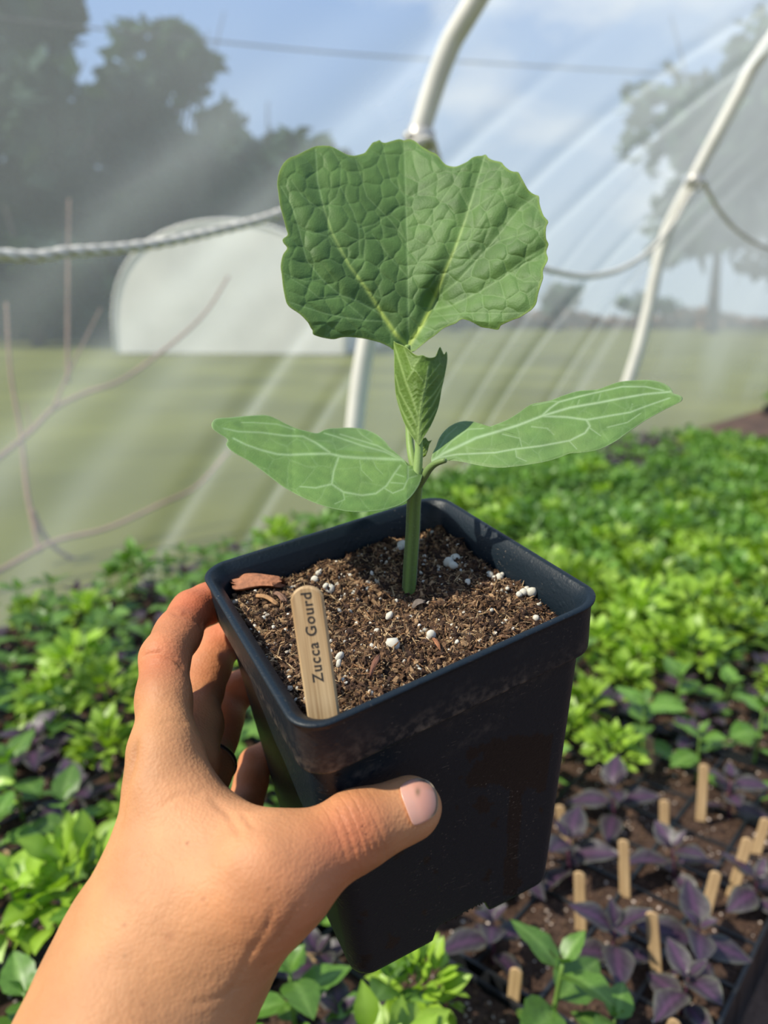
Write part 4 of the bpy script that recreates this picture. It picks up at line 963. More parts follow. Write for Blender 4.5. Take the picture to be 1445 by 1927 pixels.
yv += [([(752+5*k*.8, 735+13*k), (758+5*k*.8, 732+13*k)], 1.4, 1.2, .6) for k in range(6)]
def yd(u, v):
    x = (u-791)/50.0
    return DNODE - .0065 + .0105*x*x + .0025*np.clip((700-v)/60, 0, 1)
leaf('young_leaf', yo, (790, 738), yd, yv, 'young folded leaf with heavy pale ribs', gourd, 300, 60, 9, 15, c_lo=(0.085, 0.15, 0.018), c_hi=(0.14, 0.24, 0.03), c_vein=(0.30, 0.41, 0.13), c_main=(0.30, 0.41, 0.13), puff=-0.0008, net=0.22, edge=(.42, .52, .2), cell_h=.4, netw=1.0)
leaf('young_leaf', [(790, 828), (801, 823), (806, 830), (813, 828), (808, 836), (805, 848), (801, 858), (796, 861), (791, 850)], (799, 840), lambda u, v: DNODE+.002+.00005*(u-800), [([(792, 858), (800, 828)], 1.5, 1, .5)], 'tiny toothed leaf bud at the stem', gourd, 90, 14, 9, 16, c_lo=(0.12, 0.2, 0.02), c_hi=(0.2, 0.3, 0.03), smooth_n=False)
#@@SECTION hand
# ------------------------------------------------------------------ the hand: a distance field turned into one continuous skin
def smin(a, b, k):
    h = np.clip(0.5+0.5*(b-a)/k, 0, 1); return b*(1-h)+a*h - k*h*(1-h)
def cone_sdf(X, a, b, ra, rb, flat=None):
    """tapered capsule; flat = (direction, factor) squashes it along a direction"""
    pa = X-a; ba = b-a
    if flat is not None:
        n, f = flat; n = n/np.linalg.norm(n); pa = pa + np.outer(pa@n, n)*(f-1); ba = ba + n*(ba@n)*(f-1)
    t = np.clip(pa@ba/(ba@ba), 0, 1); d = np.linalg.norm(pa-t[:, None]*ba, axis=1) - (ra+(rb-ra)*t)
    return d
def J(u, v, d): return P(u, v, d)
FOC = 1450.0
hand_bones = {
 'index': [((308, 1402, .262), 10.6), ((308, 1238, .290), 9.3), ((358, 1152, .316), 8.6), ((425, 1118, .335), 7.8)],
 'middle': [((350, 1432, .287), 12.0), ((376, 1300, .326), 9.4), ((410, 1215, .345), 8.9), ((470, 1185, .3475), 7.4)],
 'ring': [((372, 1520, .305), 10.0), ((408, 1392, .342), 9.0), ((434, 1305, .358), 9.0), ((492, 1275, .3590), 7.4)],
 'little': [((412, 1590, .318), 9.2), ((462, 1510, .350), 7.6), ((482, 1435, .366), 7.0), ((530, 1410, .374), 6.2)],
}
TH = [((402, 1800, .236), 17.0), ((520, 1648, .2310), 14.0), ((668, 1563, .2410), 11.2), ((772, 1522, .2470), 10.2)]
WR = (268, 1800, .240)
def B3(b): return P(*b[0]), b[1]*1e-3
def hand_sdf(X):
    wr = P(*WR); el = P(140, 2230, .205)
    up_n = -(P(400, 1500, .30)-P(400, 1500, .20)); up_n /= np.linalg.norm(up_n)    # towards the eye: the palm is flat across this
    d = cone_sdf(X, wr, el, .0258, .031)
    d = smin(d, cone_sdf(X, P(338, 1770, .243), P(245, 1990, .222), .0235, .025), .02)
    d = smin(d, cone_sdf(X, P(308, 1770, .238), P(312, 1430, .262), .0195, .0105), .014)      # index metacarpal
    d = smin(d, cone_sdf(X, P(312, 1780, .248), P(342, 1470, .284), .0185, .0105), .012)
    d = smin(d, cone_sdf(X, P(325, 1790, .262), P(372, 1530, .304), .018, .0115), .014)
    d = smin(d, cone_sdf(X, P(340, 1800, .270), P(412, 1600, .317), .017, .0105), .014)
    # thumb metacarpal, ball of the thumb and web
    t = [B3(b) for b in TH]
    d = smin(d, cone_sdf(X, P(345, 1830, .236), t[1][0], .0235, .0142), .016)
    d = smin(d, cone_sdf(X, P(360, 1700, .240), P(470, 1650, .234), .019, .013), .018)
    d = smin(d, cone_sdf(X, P(335, 1570, .250), P(500, 1655, .234), .0120, .0115), .016)      # web
    d = smin(d, cone_sdf(X, P(320, 1470, .256), P(400, 1600, .245), .010, .010), .014)
    d = smin(d, cone_sdf(X, P(430, 1560, .250), P(478, 1600, .240), .0045, .006), .010)
    # thumb
    th = cone_sdf(X, t[1][0], t[2][0], t[1][1], t[2][1])
    tipd = cone_sdf(X, t[2][0], t[3][0], t[2][1], t[3][1], (up_n, 1.12))
    th = smin(th, tipd, .006)
    d = smin(d, th, .010)
    # fingers
    for k, nm in enumerate(('index', 'middle', 'ring', 'little')):
        b = [B3(q) for q in hand_bones[nm]]; f = cone_sdf(X, b[0][0], b[1][0], b[0][1], b[1][1])
        f = smin(f, cone_sdf(X, b[1][0], b[2][0], b[1][1], b[2][1]), .0035)
        f = smin(f, cone_sdf(X, b[2][0], b[3][0], b[2][1], b[3][1]), .0035)
        # soft pads between the joints
        for s in range(3):
            m = (b[s][0]+b[s+1][0])/2; rr = (b[s][1]+b[s+1][1])/2
            f = smin(f, np.linalg.norm(X-m, axis=1)-rr*1.0, .004)
        # metacarpal stub ties it to the palm
        f0 = f if nm != 'index' else f
        d = smin(d, f0, .0075 if nm == 'index' else .005)
    return d
def surface_nets(fn, lo, hi, h):
    """isosurface of fn: blocks near the surface only, one vertex per crossing cell"""
    BS = 8; n = np.ceil((hi-lo)/h/BS).astype(int)*BS; nb = n//BS
    bc = np.stack(np.meshgrid(*[(np.arange(k)+.5)*BS*h for k in nb], indexing='ij'), -1).reshape(-1, 3)+lo
    near = np.abs(fn(bc)) < BS*h*1.25+.004
    bi = np.stack(np.meshgrid(*[np.arange(k) for k in nb], indexing='ij'), -1).reshape(-1, 3)[near]
    g = np.full(tuple(n+1), 1.0, np.float32)
    loc = np.stack(np.meshgrid(*[np.arange(BS+1)]*3, indexing='ij'), -1).reshape(-1, 3)
    for s in range(0, len(bi), 400):
        idx = (bi[s:s+400, None]*BS+loc[None]).reshape(-1, 3); g[idx[:, 0], idx[:, 1], idx[:, 2]] = fn(idx*h+lo)
    ins = g < 0; cs = ins[:-1, :-1, :-1].astype(np.int8)
    corners = [(a, b, c) for a in (0, 1) for b in (0, 1) for c in (0, 1)]
    cnt = sum(ins[a:ins.shape[0]-1+a, b:ins.shape[1]-1+b, c:ins.shape[2]-1+c].astype(np.int8) for a, b, c in corners)
    valid = np.ones(cnt.shape, bool)
    act = (cnt > 0) & (cnt < 8); ci = np.argwhere(act); vid = np.full(cnt.shape, -1, np.int64); vid[act] = np.arange(len(ci))
    acc = np.zeros((len(ci), 3)); num = np.zeros(len(ci))
    ed = [(c, tuple(np.array(c)+np.eye(3, dtype=int)[ax])) for c in corners for ax in range(3) if c[ax] == 0]
    for c0, c1 in ed:
        a = ci+np.array(c0); b = ci+np.array(c1); fa = g[a[:, 0], a[:, 1], a[:, 2]]; fb = g[b[:, 0], b[:, 1], b[:, 2]]
        m = (fa < 0) != (fb < 0); t = np.where(m, fa/(fa-fb+1e-12), 0)
        acc += (a+(b-a)*t[:, None])*m[:, None]; num += m
    V = acc/num[:, None]*h+lo
    quads = []
    for ax in range(3):
        a1, a2 = [(1, 2), (2, 0), (0, 1)][ax]
        sl0 = [slice(None)]*3; sl1 = [slice(None)]*3; sl0[ax] = slice(0, -1); sl1[ax] = slice(1, None)
        x0 = ins[tuple(sl0)]; x1 = ins[tuple(sl1)]; cr = np.argwhere(x0 != x1)
        cr = cr[(cr[:, a1] > 0) & (cr[:, a2] > 0) & (cr[:, a1] < n[a1]) & (cr[:, a2] < n[a2])]
        e1 = np.eye(3, dtype=int)[a1]; e2 = np.eye(3, dtype=int)[a2]
        q = [vid[tuple((cr-o).T)] for o in (e1+e2, e2, e1*0, e1)]; q = np.stack(q, 1)
        s = x0[tuple(cr.T)]; q = np.where(s[:, None], q, q[:, ::-1]); q = q[(q >= 0).all(1)]; quads.append(q)
    return V, np.concatenate(quads)
HLO = np.array([-0.185, 0.135, CAM[2]-0.335]); HHI = np.array([0.030, 0.40, CAM[2]+0.005])
HV, HF = surface_nets(hand_sdf, HLO, HHI, 0.00105)
# relax once along the surface for an even skin
def relax(V, F, it):
    e = np.concatenate([F[:, [0, 1]], F[:, [1, 2]], F[:, [2, 3]], F[:, [3, 0]]]); n = len(V)
    for _ in range(it):
        s = np.zeros((n, 3)); c = np.zeros(n); np.add.at(s, e[:, 0], V[e[:, 1]]); np.add.at(s, e[:, 1], V[e[:, 0]]); np.add.at(c, e[:, 0], 1); np.add.at(c, e[:, 1], 1)
        V = V*.5+(s/np.maximum(c, 1)[:, None])*.5
    return V
HV = relax(HV, HF, 3)
def bump_at(c, r): return np.exp(-(np.linalg.norm(HV-c, axis=1)/r)**2)
eps = 5e-4
GN = np.stack([hand_sdf(HV+np.eye(3)[a]*eps)-hand_sdf(HV-np.eye(3)[a]*eps) for a in range(3)], 1); GN /= np.linalg.norm(GN, axis=1)[:, None]+1e-12
# relief: tendons and knuckles of the back, folds at the thumb and finger joints
def groove(a, b, w, depth, wob=0):
    ba = b-a; t = np.clip((HV-a)@ba/(ba@ba), 0, 1); d = np.linalg.norm(HV-a-t[:, None]*ba, axis=1); return -depth*np.exp(-(d/w)**2)
dsp = np.zeros(len(HV))
tp = [B3(b)[0] for b in TH]
dsp += 0.0006*vnoise(HV/0.022, 61, 2) + 0.0004*vnoise(HV/0.007, 62, 2)
uh, vh, dh = pix(HV)
def pl(pts, w, depth, side=.262):                              # a fold line drawn on the skin that faces the eye
    d, t = seg_dist(np.stack([uh, vh], 1), pts); return -depth*np.exp(-(d/w)**2)*np.clip(1.2-np.abs(2*t-1)**4, 0, 1)*((GN@(-CF)) > .05)
for off, dep in ((-38, .0003), (-20, .0005), (-4, .00055), (12, .0006), (26, .0005), (40, .0003)):
    dsp += pl([(655+off, 1505), (664+off, 1535), (680+off, 1580), (690+off, 1618)], 3.2, dep)
dsp += pl([(262, 1232), (300, 1225), (330, 1236), (352, 1258)], 4, .0009) + pl([(318, 1150), (350, 1158), (378, 1172), (384, 1186)], 4, .0007)
dsp += pl([(300, 1360), (330, 1355), (352, 1362)], 4, .0004)
dsp += pl([(222, 1560), (232, 1500), (246, 1450), (258, 1390)], 6, .0014) + pl([(395, 1500), (430, 1530), (455, 1575)], 7, .0006) + pl([(420, 1480), (450, 1520), (480, 1560)], 5, .0005) + pl([(300, 1520), (340, 1495), (390, 1490)], 5, .0003)
dsp += pl([(520, 1700), (500, 1750), (470, 1800)], 4, .0005) + pl([(480, 1770), (455, 1830), (430, 1880)], 5, .0005) + pl([(470, 1850), (410, 1880), (350, 1895)], 6, .0004)
dsp += pl([(560, 1700), (545, 1735), (520, 1775)], 3, .0007) + pl([(575, 1690), (560, 1725), (530, 1775)], 3, .0004)
HV2 = HV + GN*dsp[:, None]
# colour: warm tan, redder at the joints and finger ends, paler in the web and palm side
red = 0.55*bump_at(P(300, 1245, .28), .014)+.9*bump_at(P(360, 1165, .31), .016)+.8*bump_at(P(410, 1130, .33), .016)+.5*bump_at(P(668, 1562, .231), .012)+.45*bump_at(P(560, 1680, .225), .02)
for nm in ('middle', 'ring', 'little'):
    for k in (1, 2, 3): red += .5*bump_at(B3(hand_bones[nm][k])[0], .012)
pale = .9*bump_at(P(440, 1540, .24), .022) + .5*bump_at(P(800, 1530, .240), .008)
red = np.clip(red, 0, 1)[:, None]; pale = np.clip(pale, 0, 1)[:, None]
base = np.array(lin(190, 134, 90)); cr_ = np.array(lin(190, 98, 64)); cpale = np.array(lin(212, 152, 110))
tn = .5+.5*vnoise(HV/0.03, 64, 3)[:, None]
hc = base*(.93+.12*tn); hc = hc*(1-red)+cr_*red; hc = hc*(1-pale*.7)+cpale*pale*.7
# small brown specks
for (u, v, r) in ((345, 1151, 3.2), (350, 1585, 2.2), (382, 1692, 2.2), (316, 1762, 6), (270, 1890, 3), (230, 1740, 2.5), (540, 1680, 2), (316, 1236, 1.6)):
    k = np.exp(-(((uh-u)**2+(vh-v)**2)/r**2/2.2))*((GN@(-CF)) > 0.1); amt = .55 if r < 5 else .3
    hc = hc*(1-amt*k[:, None])+np.array(lin(120, 60, 40))*amt*k[:, None]
mb = MB(); mb.add(HV2, HF, hc)
hand = empty('person', P(400, 1700, .25), 'bare left hand and wrist gripping the black pot, thumb across its front', 'person')
hb = build(mb, 'hand', M['skin'], hand)
me = hb.data
ax_t = (tp[3]-tp[1]); Lt = np.linalg.norm(ax_t); ax_t = ax_t/Lt
ct = (HV-tp[1])@ax_t*1000
cmk = np.exp(-((ct-ct.dtype.type(np.linalg.norm(tp[2]-tp[1])*1000))/9.0)**4)*(np.linalg.norm(HV-(tp[1]+((HV-tp[1])@ax_t)[:, None]*ax_t), axis=1) < .02)*(ct > 5)
fp = [B3(b)[0] for b in hand_bones['index']]
dfi = np.linalg.norm(HV-fp[1], axis=1); cmk2 = np.exp(-(dfi/.014)**4); ax_i = fp[1]-fp[0]; ax_i /= np.linalg.norm(ax_i); ct2 = (HV-fp[0])@ax_i*1000
wr_ = np.exp(-((vh-1760)/90)**2)*.35*(uh > 380)
a = me.attributes.new('crease_mask', 'FLOAT', 'POINT'); a.data.foreach_set('value', (np.maximum(cmk, cmk2*.8)).astype(np.float32))
a = me.attributes.new('crease_pos', 'FLOAT', 'POINT'); a.data.foreach_set('value', np.where(cmk >= cmk2, ct, ct2).astype(np.float32))

# thumb nail: curved plate laid on the end of the thumb
def hand_hit(u, v, d0=.21, d1=.27):
    d = np.linspace(d0, d1, 600); X = P(np.full(600, u), np.full(600, v), d); s = hand_sdf(X); k = np.argmax(s < 0)
    return (d[k-1] + (d[k]-d[k-1])*s[k-1]/(s[k-1]-s[k])) if s.min() < 0 and k > 0 else None
nail_o = [(753, 1482), (760, 1474), (772, 1467), (786, 1464), (798, 1466), (809, 1472), (818, 1483), (823, 1496), (824.5, 1510), (823, 1524), (818, 1534), (808, 1542), (797, 1548), (787, 1552), (780, 1553), (775, 1548), (768, 1531), (762, 1515), (756, 1498)]
o = smooth_closed(nail_o, 90); c = np.array([787, 1510.]); rr = np.linspace(0, 1, 15)[1:]
pts = np.vstack([[c], (c+(o-c)[None]*rr[:, None, None]).reshape(-1, 2)])
# its height follows a fitted curved surface of the thumb end
sam = [(u, v, hand_hit(u, v)) for u in range(745, 835, 7) for v in range(1460, 1560, 7)]; sam = np.array([s for s in sam if s[2] is not None and (s[0]-787)**2+(s[1]-1510)**2 < 42**2])
def quad(u, v): x = (u-787)/40; y = (v-1510)/40; return np.stack([np.ones_like(x), x, y, x*x, x*y, y*y], 1)
cf = np.linalg.lstsq(quad(sam[:, 0], sam[:, 1]), sam[:, 2], rcond=None)[0]
dd = np.array([hand_hit(u, v) or (quad(np.array([u]), np.array([v]))@cf)[0] for u, v in pts])
dq = quad(pts[:, 0], pts[:, 1])@cf
dn_ = np.minimum(dd, dq+.0006) - .00045
tpos = (pts[:, 0]-c[0])*.94+(pts[:, 1]-c[1])*-.34
free = 1/(1+np.exp(-(np.repeat(np.r_[rr], 90)-.90)*60)); free = np.r_[0, free]*np.clip((tpos-5)/10, 0, 1)
nc = np.array(lin(204, 144, 122))*(1-np.clip(-tpos/40+.2, 0, .8)[:, None]*.6)+np.array(lin(218, 172, 152))*np.clip(-tpos/40+.2, 0, .8)[:, None]*.6
nc = nc*(1-free[:, None])+np.array(lin(186, 158, 126))*free[:, None]
dirt = np.exp(-(((np.repeat(np.r_[rr], 90)-.93)/.03)**2)); dirt = np.r_[0, dirt]*np.clip((tpos-12)/10, 0, 1)*.9; nc = nc*(1-dirt[:, None])+np.array(lin(70, 58, 46))*dirt[:, None]
gsp = np.exp(-(((pts[:, 0]-786)/5)**2+((pts[:, 1]-1490)/8)**2)); nc = nc*(1-.6*gsp[:, None])+np.array(lin(60, 70, 5))*.6*gsp[:, None]
V = P(pts[:, 0], pts[:, 1], dn_); n = 90; j = np.arange(n); k = (j+1) % n
Vb = P(pts[:, 0], pts[:, 1], dn_+.0009)
i = np.arange(13)[:, None]*n+1; F4 = np.stack([i+j, i+n+j, i+n+k, i+k], -1).reshape(-1, 4)
mb = MB(); mb.add(V, F4, nc); mb.f.append(np.stack([np.zeros(n, int), 1+j, 1+k], 1)); off = mb.n; mb.add(Vb, F4[:, ::-1], nc); e0 = 1+13*n; mb.f.append(np.stack([e0+j, e0+k, e0+k+off, e0+j+off][::-1], 1))
nl = build(mb, 'thumbnail', M['nail'], hand); nl['label'] = 'pink thumbnail with a grey rim and a green fleck'
rb = [B3(q)[0] for q in hand_bones['ring']]; rc0 = rb[0]+(rb[1]-rb[0])*.62; rax = (rb[1]-rb[0])/np.linalg.norm(rb[1]-rb[0])
ra_ = np.cross(rax, [0, 0, 1.0]); ra_ /= np.linalg.norm(ra_); rb_ = np.cross(rax, ra_); tt_ = np.linspace(0, 2*PI, 41)
mb = MB(); tube(mb, rc0+.0103*(np.cos(tt_)[:, None]*ra_+np.sin(tt_)[:, None]*rb_), .0013, 10)
tag(link('finger_ring', mb.mesh('finger_ring', M['ring'])), 'dark metal ring worn on the ring finger, mostly in shadow', 'ring')
#@@SECTION trays
# ------------------------------------------------------------------ seedling leaves and plants
def leaf_geo(L, W, kind, droop=.25, fold=.25, nu=9, nv=5, seed=0):
    """one leaf blade along +x from its stalk at the origin: verts, faces, colours"""
    rg = np.random.default_rng(seed); t = np.linspace(0, 1, nu); V = []; C = []
    if kind == 'green': lo, hi, vn = (0.065, 0.155, 0.020), (0.145, 0.28, 0.040), (0.24, 0.40, 0.09)
    elif kind == 'mid': lo, hi, vn = (0.085, 0.20, 0.022), (0.17, 0.33, 0.045), (0.24, 0.42, 0.09)
    elif kind == 'purple': lo, hi, vn = (0.024, 0.016, 0.028), (0.07, 0.040, 0.070), (0.13, 0.055, 0.12)
    else: lo, hi, vn = (0.17, 0.31, 0.016), (0.32, 0.49, 0.035), (0.38, 0.55, 0.08)
    lo, hi, vn = map(np.array, (lo, hi, vn)); stalk = .10
    for i, a in enumerate(t):
        if a < stalk: w = .05
        else:
            b = (a-stalk)/(1-stalk); w = math.sin(PI*min(1, b**.72))**.85 if 0 < b < 1 else 0.02
            w = max(w, .03)
        for j in range(nv):
            s = j/(nv-1)*2-1
            z = fold*abs(s)*w*W/2 - droop*L*a*a + .018*L*math.sin(a*14+j)*abs(s) + (.10*W*w*(1-abs(s))*0.5*math.sin(a*PI))
            ser = 1 + (.06*(i % 2) if abs(s) > .9 and kind != 'purple' else 0)
            V.append((a*L, s*w*W/2*ser, z))
            m = math.exp(-(s/.16)**2); e = abs(s)**3
            c = lo*(1-.6*e)+hi*(.35+.3*math.sin(a*16+abs(s)*4)**2+.4*e) if kind != 'purple' else lo*.5+hi*(.35+.3*math.sin(a*16+abs(s)*4)**2) + np.array((.10, .125, .06))*e*rg.uniform(.3, 1)
            if kind != 'purple': c = (lo+hi)/2*(.8+.4*math.sin(a*15+abs(s)*4)**2)
            C.append(c*(1-m*.6)+vn*m*.6)
    F = [(i*nv+j, (i+1)*nv+j, (i+1)*nv+j+1, i*nv+j+1) for i in range(nu-1) for j in range(nv-1)]
    return np.array(V), np.array(F), np.array(C)
LEAF = {}
for kd in ('green', 'purple', 'lime', 'mid'):
    for v in range(3):
        LEAF[(kd, v)] = leaf_geo(1.0, [.56, .64, .60][v], kd, [.22, .32, .12][v], [.3, .15, .42][v], 11, 7, v)
LEAFLO = {k: leaf_geo(1.0, .6, k[0], .22, .3, 6, 3, k[1]) for k in LEAF}
LM = {}
for k, (V, F, C) in LEAF.items():
    mb = MB(); mb.add(V, F, C); LM[k] = mb.mesh('leaf', M['plant'])
def rotm(yaw, pitch, roll=0):
    return (Matrix.Rotation(yaw, 3, 'Z') @ Matrix.Rotation(-pitch, 3, 'Y') @ Matrix.Rotation(roll, 3, 'X'))
def plan_broad(kind, size, seed):
    """leaf layout of a basil-like plant: opposite pairs up a stem"""
    rg = random.Random(seed); h = (.034 if kind == 'purple' else .055)*size; out = []; yaw = rg.uniform(0, PI)
    tiers = [(.30, .030, .05), (.62, .040, .30), (.95, .034, .55), (1.05, .018, .95)]
    for t, L, pt in tiers:
        for sd in (0, PI):
            out.append(((0, 0, h*t), yaw+sd+rg.uniform(-.25, .25), pt+rg.uniform(-.2, .2), rg.uniform(-.35, .35), L*size*rg.uniform(.85, 1.15), rg.randrange(3)))
        yaw += PI/2 + rg.uniform(-.3, .3)
    return h*1.03, out
def stem_geo(h, col=(0.2, 0.33, 0.07), r=.0014):
    mb = MB(); tube(mb, spline([(0, 0, -.004), (.001, .001, h*.5), (0, 0, h)], 7), np.linspace(r*1.2, r*.8, 7), 6, col); return mb
SCOL = {'green': (0.2, 0.33, 0.07), 'purple': (0.12, 0.04, 0.07), 'lime': (0.25, 0.4, 0.06)}
def whole_broad(kind, size, seed, lo=True):
    h, lv = plan_broad(kind, size, seed); mb = stem_geo(h, SCOL[kind])
    for loc, yaw, pt, rl, L, v in lv:
        V, F, C = (LEAFLO if lo else LEAF)[(kind, v)]; R_ = np.array(rotm(yaw, pt, rl)); mb.add((V*L)@R_.T+np.array(loc), F, C)
    return mb
def whole_bush(size, seed, n=70, kind='lime'):
    """small-leaved bush: a dense head of little pointed leaves"""
    rg = random.Random(seed); h = .06*size; mb = stem_geo(h*.8, SCOL['lime'])
    for k in range(n):
        a = rg.uniform(0, 2*PI); el = math.asin(rg.uniform(.02, 1)); r = .027*size*rg.uniform(.45, 1)
        c = np.array([math.cos(a)*math.cos(el)*r, math.sin(a)*math.cos(el)*r, h*.55+math.sin(el)*r*1.05])
        V, F, C = LEAFLO[(kind, k % 3)]; L = .017*size*rg.uniform(.7, 1.3)
        R_ = np.array(rotm(a+rg.uniform(-.7, .7), el*.8+rg.uniform(-.4, .5), rg.uniform(-.8, .8))); mb.add((V*L)@R_.T+c, F, C)
    return mb
BUSH = [whole_bush(1.15, s).mesh('foliage', M['plant']) for s in range(4)]
BUSHG = [whole_bush(1.15, s+5, 70, 'mid').mesh('foliage', M['plant']) for s in range(3)]
BUSHV = [whole_bush(1.15, s, 46) for s in range(3)]; BUSHVG = [whole_bush(1.15, s+7, 46, 'mid') for s in range(3)]
BROADLO = {k: [whole_broad(k, 1.0, s) for s in range(5)] for k in ('green', 'purple')}
BROADM = {k: [whole_broad(k, 1.0, s+10, True).mesh('leaves', M['plant']) for s in range(5)] for k in ('green', 'purple')}
STEM = {k: stem_geo(.057, SCOL[k]).mesh('stem', M['plant']) for k in SCOL}

NAMES = {'green': 'green_basil', 'purple': 'purple_basil', 'lime': 'bush_basil'}
def plant_near(kind, loc, size, seed, label, group, yaw0=0.0):
    o = empty(NAMES[kind], loc, label, 'seedling', group); o.rotation_euler = (random.uniform(-.10, .10), random.uniform(-.10, .10), yaw0)
    s = link('stem', STEM[kind], o); s.scale = (size, size, size*(.62 if kind == 'purple' else 1))
    if kind == 'lime':
        f = link('foliage', BUSH[seed % 4], o); f.scale = (size,)*3; f['kind'] = 'stuff'; return o
    h, lv = plan_broad(kind, size, seed)
    for l, yaw, pt, rl, L, v in lv:
        c = link('leaf', LM[(kind, v)], o); c.location = l; c.rotation_euler = rotm(yaw, pt, rl).to_euler(); c.scale = (L, L, L)
    return o

# ------------------------------------------------------------------ cell trays with soil, plants and wooden tags
CELL = 0.056
def s_a(p): q = np.asarray(p)[:2]-WB[:2]; return q@WD[:2], q@WN[:2]
def from_sa(s, a, z): return np.array([*(WB[:2]+WD[:2]*s+WN[:2]*a), z])
def vis(p, m=90):
    u, v, d = pix(p); return d > .05 and -m < u < 1445+m and -m < v < 1927+m
NX, NY = 5, 8
def tray_meshes():
    t = .0016; hgt = .05
    mb = MB(); w, l = NX*CELL, NY*CELL
    def box(x0, x1, y0, y1, z0, z1):
        c = [(x, y, z) for z in (z0, z1) for y in (y0, y1) for x in (x0, x1)]
        mb.add(c, [(0, 2, 3, 1), (4, 5, 7, 6), (0, 1, 5, 4), (2, 6, 7, 3), (0, 4, 6, 2), (1, 3, 7, 5)], (1, 1, 1))
    for i in range(NX+1): box(i*CELL-t, i*CELL+t, -t, l+t, 0, hgt+(.004 if i in (0, NX) else .0015))
    for j in range(NY+1): box(-t, w+t, j*CELL-t, j*CELL+t, 0.0006, hgt+(.004 if j in (0, NY) else .0015)-.0003)
    frame = mb.mesh('tray_frame', M['black'], False)
    plugs = []
    for sd in range(4):
        n = 13; g = np.linspace(.003, CELL-.003, n); X, Y = np.meshgrid(g, g, indexing='ij')
        h = .0015*vnoise(np.stack([X.ravel()*160, Y.ravel()*160], 1), 90+sd, 3)+.0012*vnoise(np.stack([X.ravel()*500, Y.ravel()*500], 1), 95+sd, 2)
        a = (np.arange(n-1)[:, None]*n+np.arange(n-1)[None]).ravel(); tn = np.clip(.4+.5*vnoise(np.stack([X.ravel()*400, Y.ravel()*400], 1), 97+sd, 2), 0, 1)[:, None]
        mb = MB(); mb.add(np.stack([X.ravel(), Y.ravel(), SZ-.004+h], 1), np.stack([a, a+n, a+n+1, a+1], 1), np.array((.026, .014, .010))*(1-tn)+np.array((.095, .052, .032))*tn)
        rg = np.random.default_rng(sd+200)
        for k in range(46):                                  # crumbs and perlite on top
            c = np.array([rg.uniform(.005, CELL-.005), rg.uniform(.005, CELL-.005), SZ-.0035]); pw = k < 9; r = rg.uniform(.0011, .0021) if pw else rg.uniform(.001, .0028)
            V = c + rg.normal(0, 1, (6, 3))*.15*r + r*np.array([(1, 0, 0), (-1, 0, 0), (0, 1, 0), (0, -1, 0), (0, 0, .9), (0, 0, -.8)])
            F = [(0, 2, 4), (2, 1, 4), (1, 3, 4), (3, 0, 4), (2, 0, 5), (1, 2, 5), (3, 1, 5), (0, 3, 5)]
            mb.add(V, F, (.62, .50, .42) if pw else np.array((.10, .06, .038))*rg.uniform(.5, 1.8))
        plugs.append(mb.mesh('soil_plug', M['traysoil']))
    return frame, plugs
FRAME, PLUG = tray_meshes()
ang = math.atan2(WN[1], WN[0])            # tray x runs inward from the wall, y along it
s0c, a0c = s_a(ground(1300, 1700)); TW, TL = NX*CELL+.012, NY*CELL+.012
# one tray corner is visible at the lower right of the photograph
sE, aE = s_a(ground(1445, 1845)); sE2, aE2 = s_a(ground(1378, 1927))
A_EDGE = (aE+aE2)/2
cells = []; ntray = 0
rgc = random.Random(3)
a_k = A_EDGE - TW*math.ceil((A_EDGE-.02)/TW) + TW*0
cols = []
x = A_EDGE
while x - TW > 0.0: x -= TW; cols.append(x)
for ai in sorted(cols):
    si = -1.9
    while si < 5.2:
        cpts = [from_sa(si+ds, ai+da, SZ) for ds in (0, TL/2, TL) for da in (0, TW/2, TW)]
        cc = from_sa(si+TL/2, ai+TW/2, SZ); u, v, d = pix(cc)
        if any(vis(p, 420) for p in cpts) and not (u > 1120 and 762 < v < 838):
            o = empty('cell_tray', from_sa(si, ai, 0.002), None, 'tray', 'black cell trays set edge to edge on the floor'); o.rotation_euler = (0, 0, ang)
            o['_uv'] = (float(u), float(v), float(d)); ntray += 1
            link('tray_frame', FRAME, o)
            for i in range(NX):
                for j in range(NY):
                    # tray x is inward, tray y along the wall
                    wx = from_sa(si, ai, 0) + WN*((i+.5)*CELL) + np.cross([0, 0, 1.0], WN)*((j+.5)*CELL)
                    p = np.array([wx[0], wx[1], SZ])
                    if not vis(p, 460): continue
                    if pix(p)[2] < 1.25 and vis(p, 60):
                        pl_ = link('soil_plug', PLUG[rgc.randrange(4)], o); pl_.location = (i*CELL, j*CELL, -.002)
                    cells.append((p, i, j))
            if pix(cc)[2] > 1.0:
                pass
            # soil under the far plants as one sheet per tray
            mb = MB(); q = .004; hh = SZ-.006; mb.add([(q, q, hh), (NX*CELL-q, q, hh), (NX*CELL-q, NY*CELL-q, hh), (q, NY*CELL-q, hh)], [(0, 1, 2, 3)], (.06, .035, .024))
            b = link('soil_bed', mb.mesh('soil_bed', M['traysoil']), o); b['kind'] = 'stuff'
        si += TL
# y axis of a tray object rotated by ang is z x WN, which is the wall direction up to sign: shift accordingly
print('cols', sorted(cols)[:3], 'trays', ntray, 'cells', len(cells))

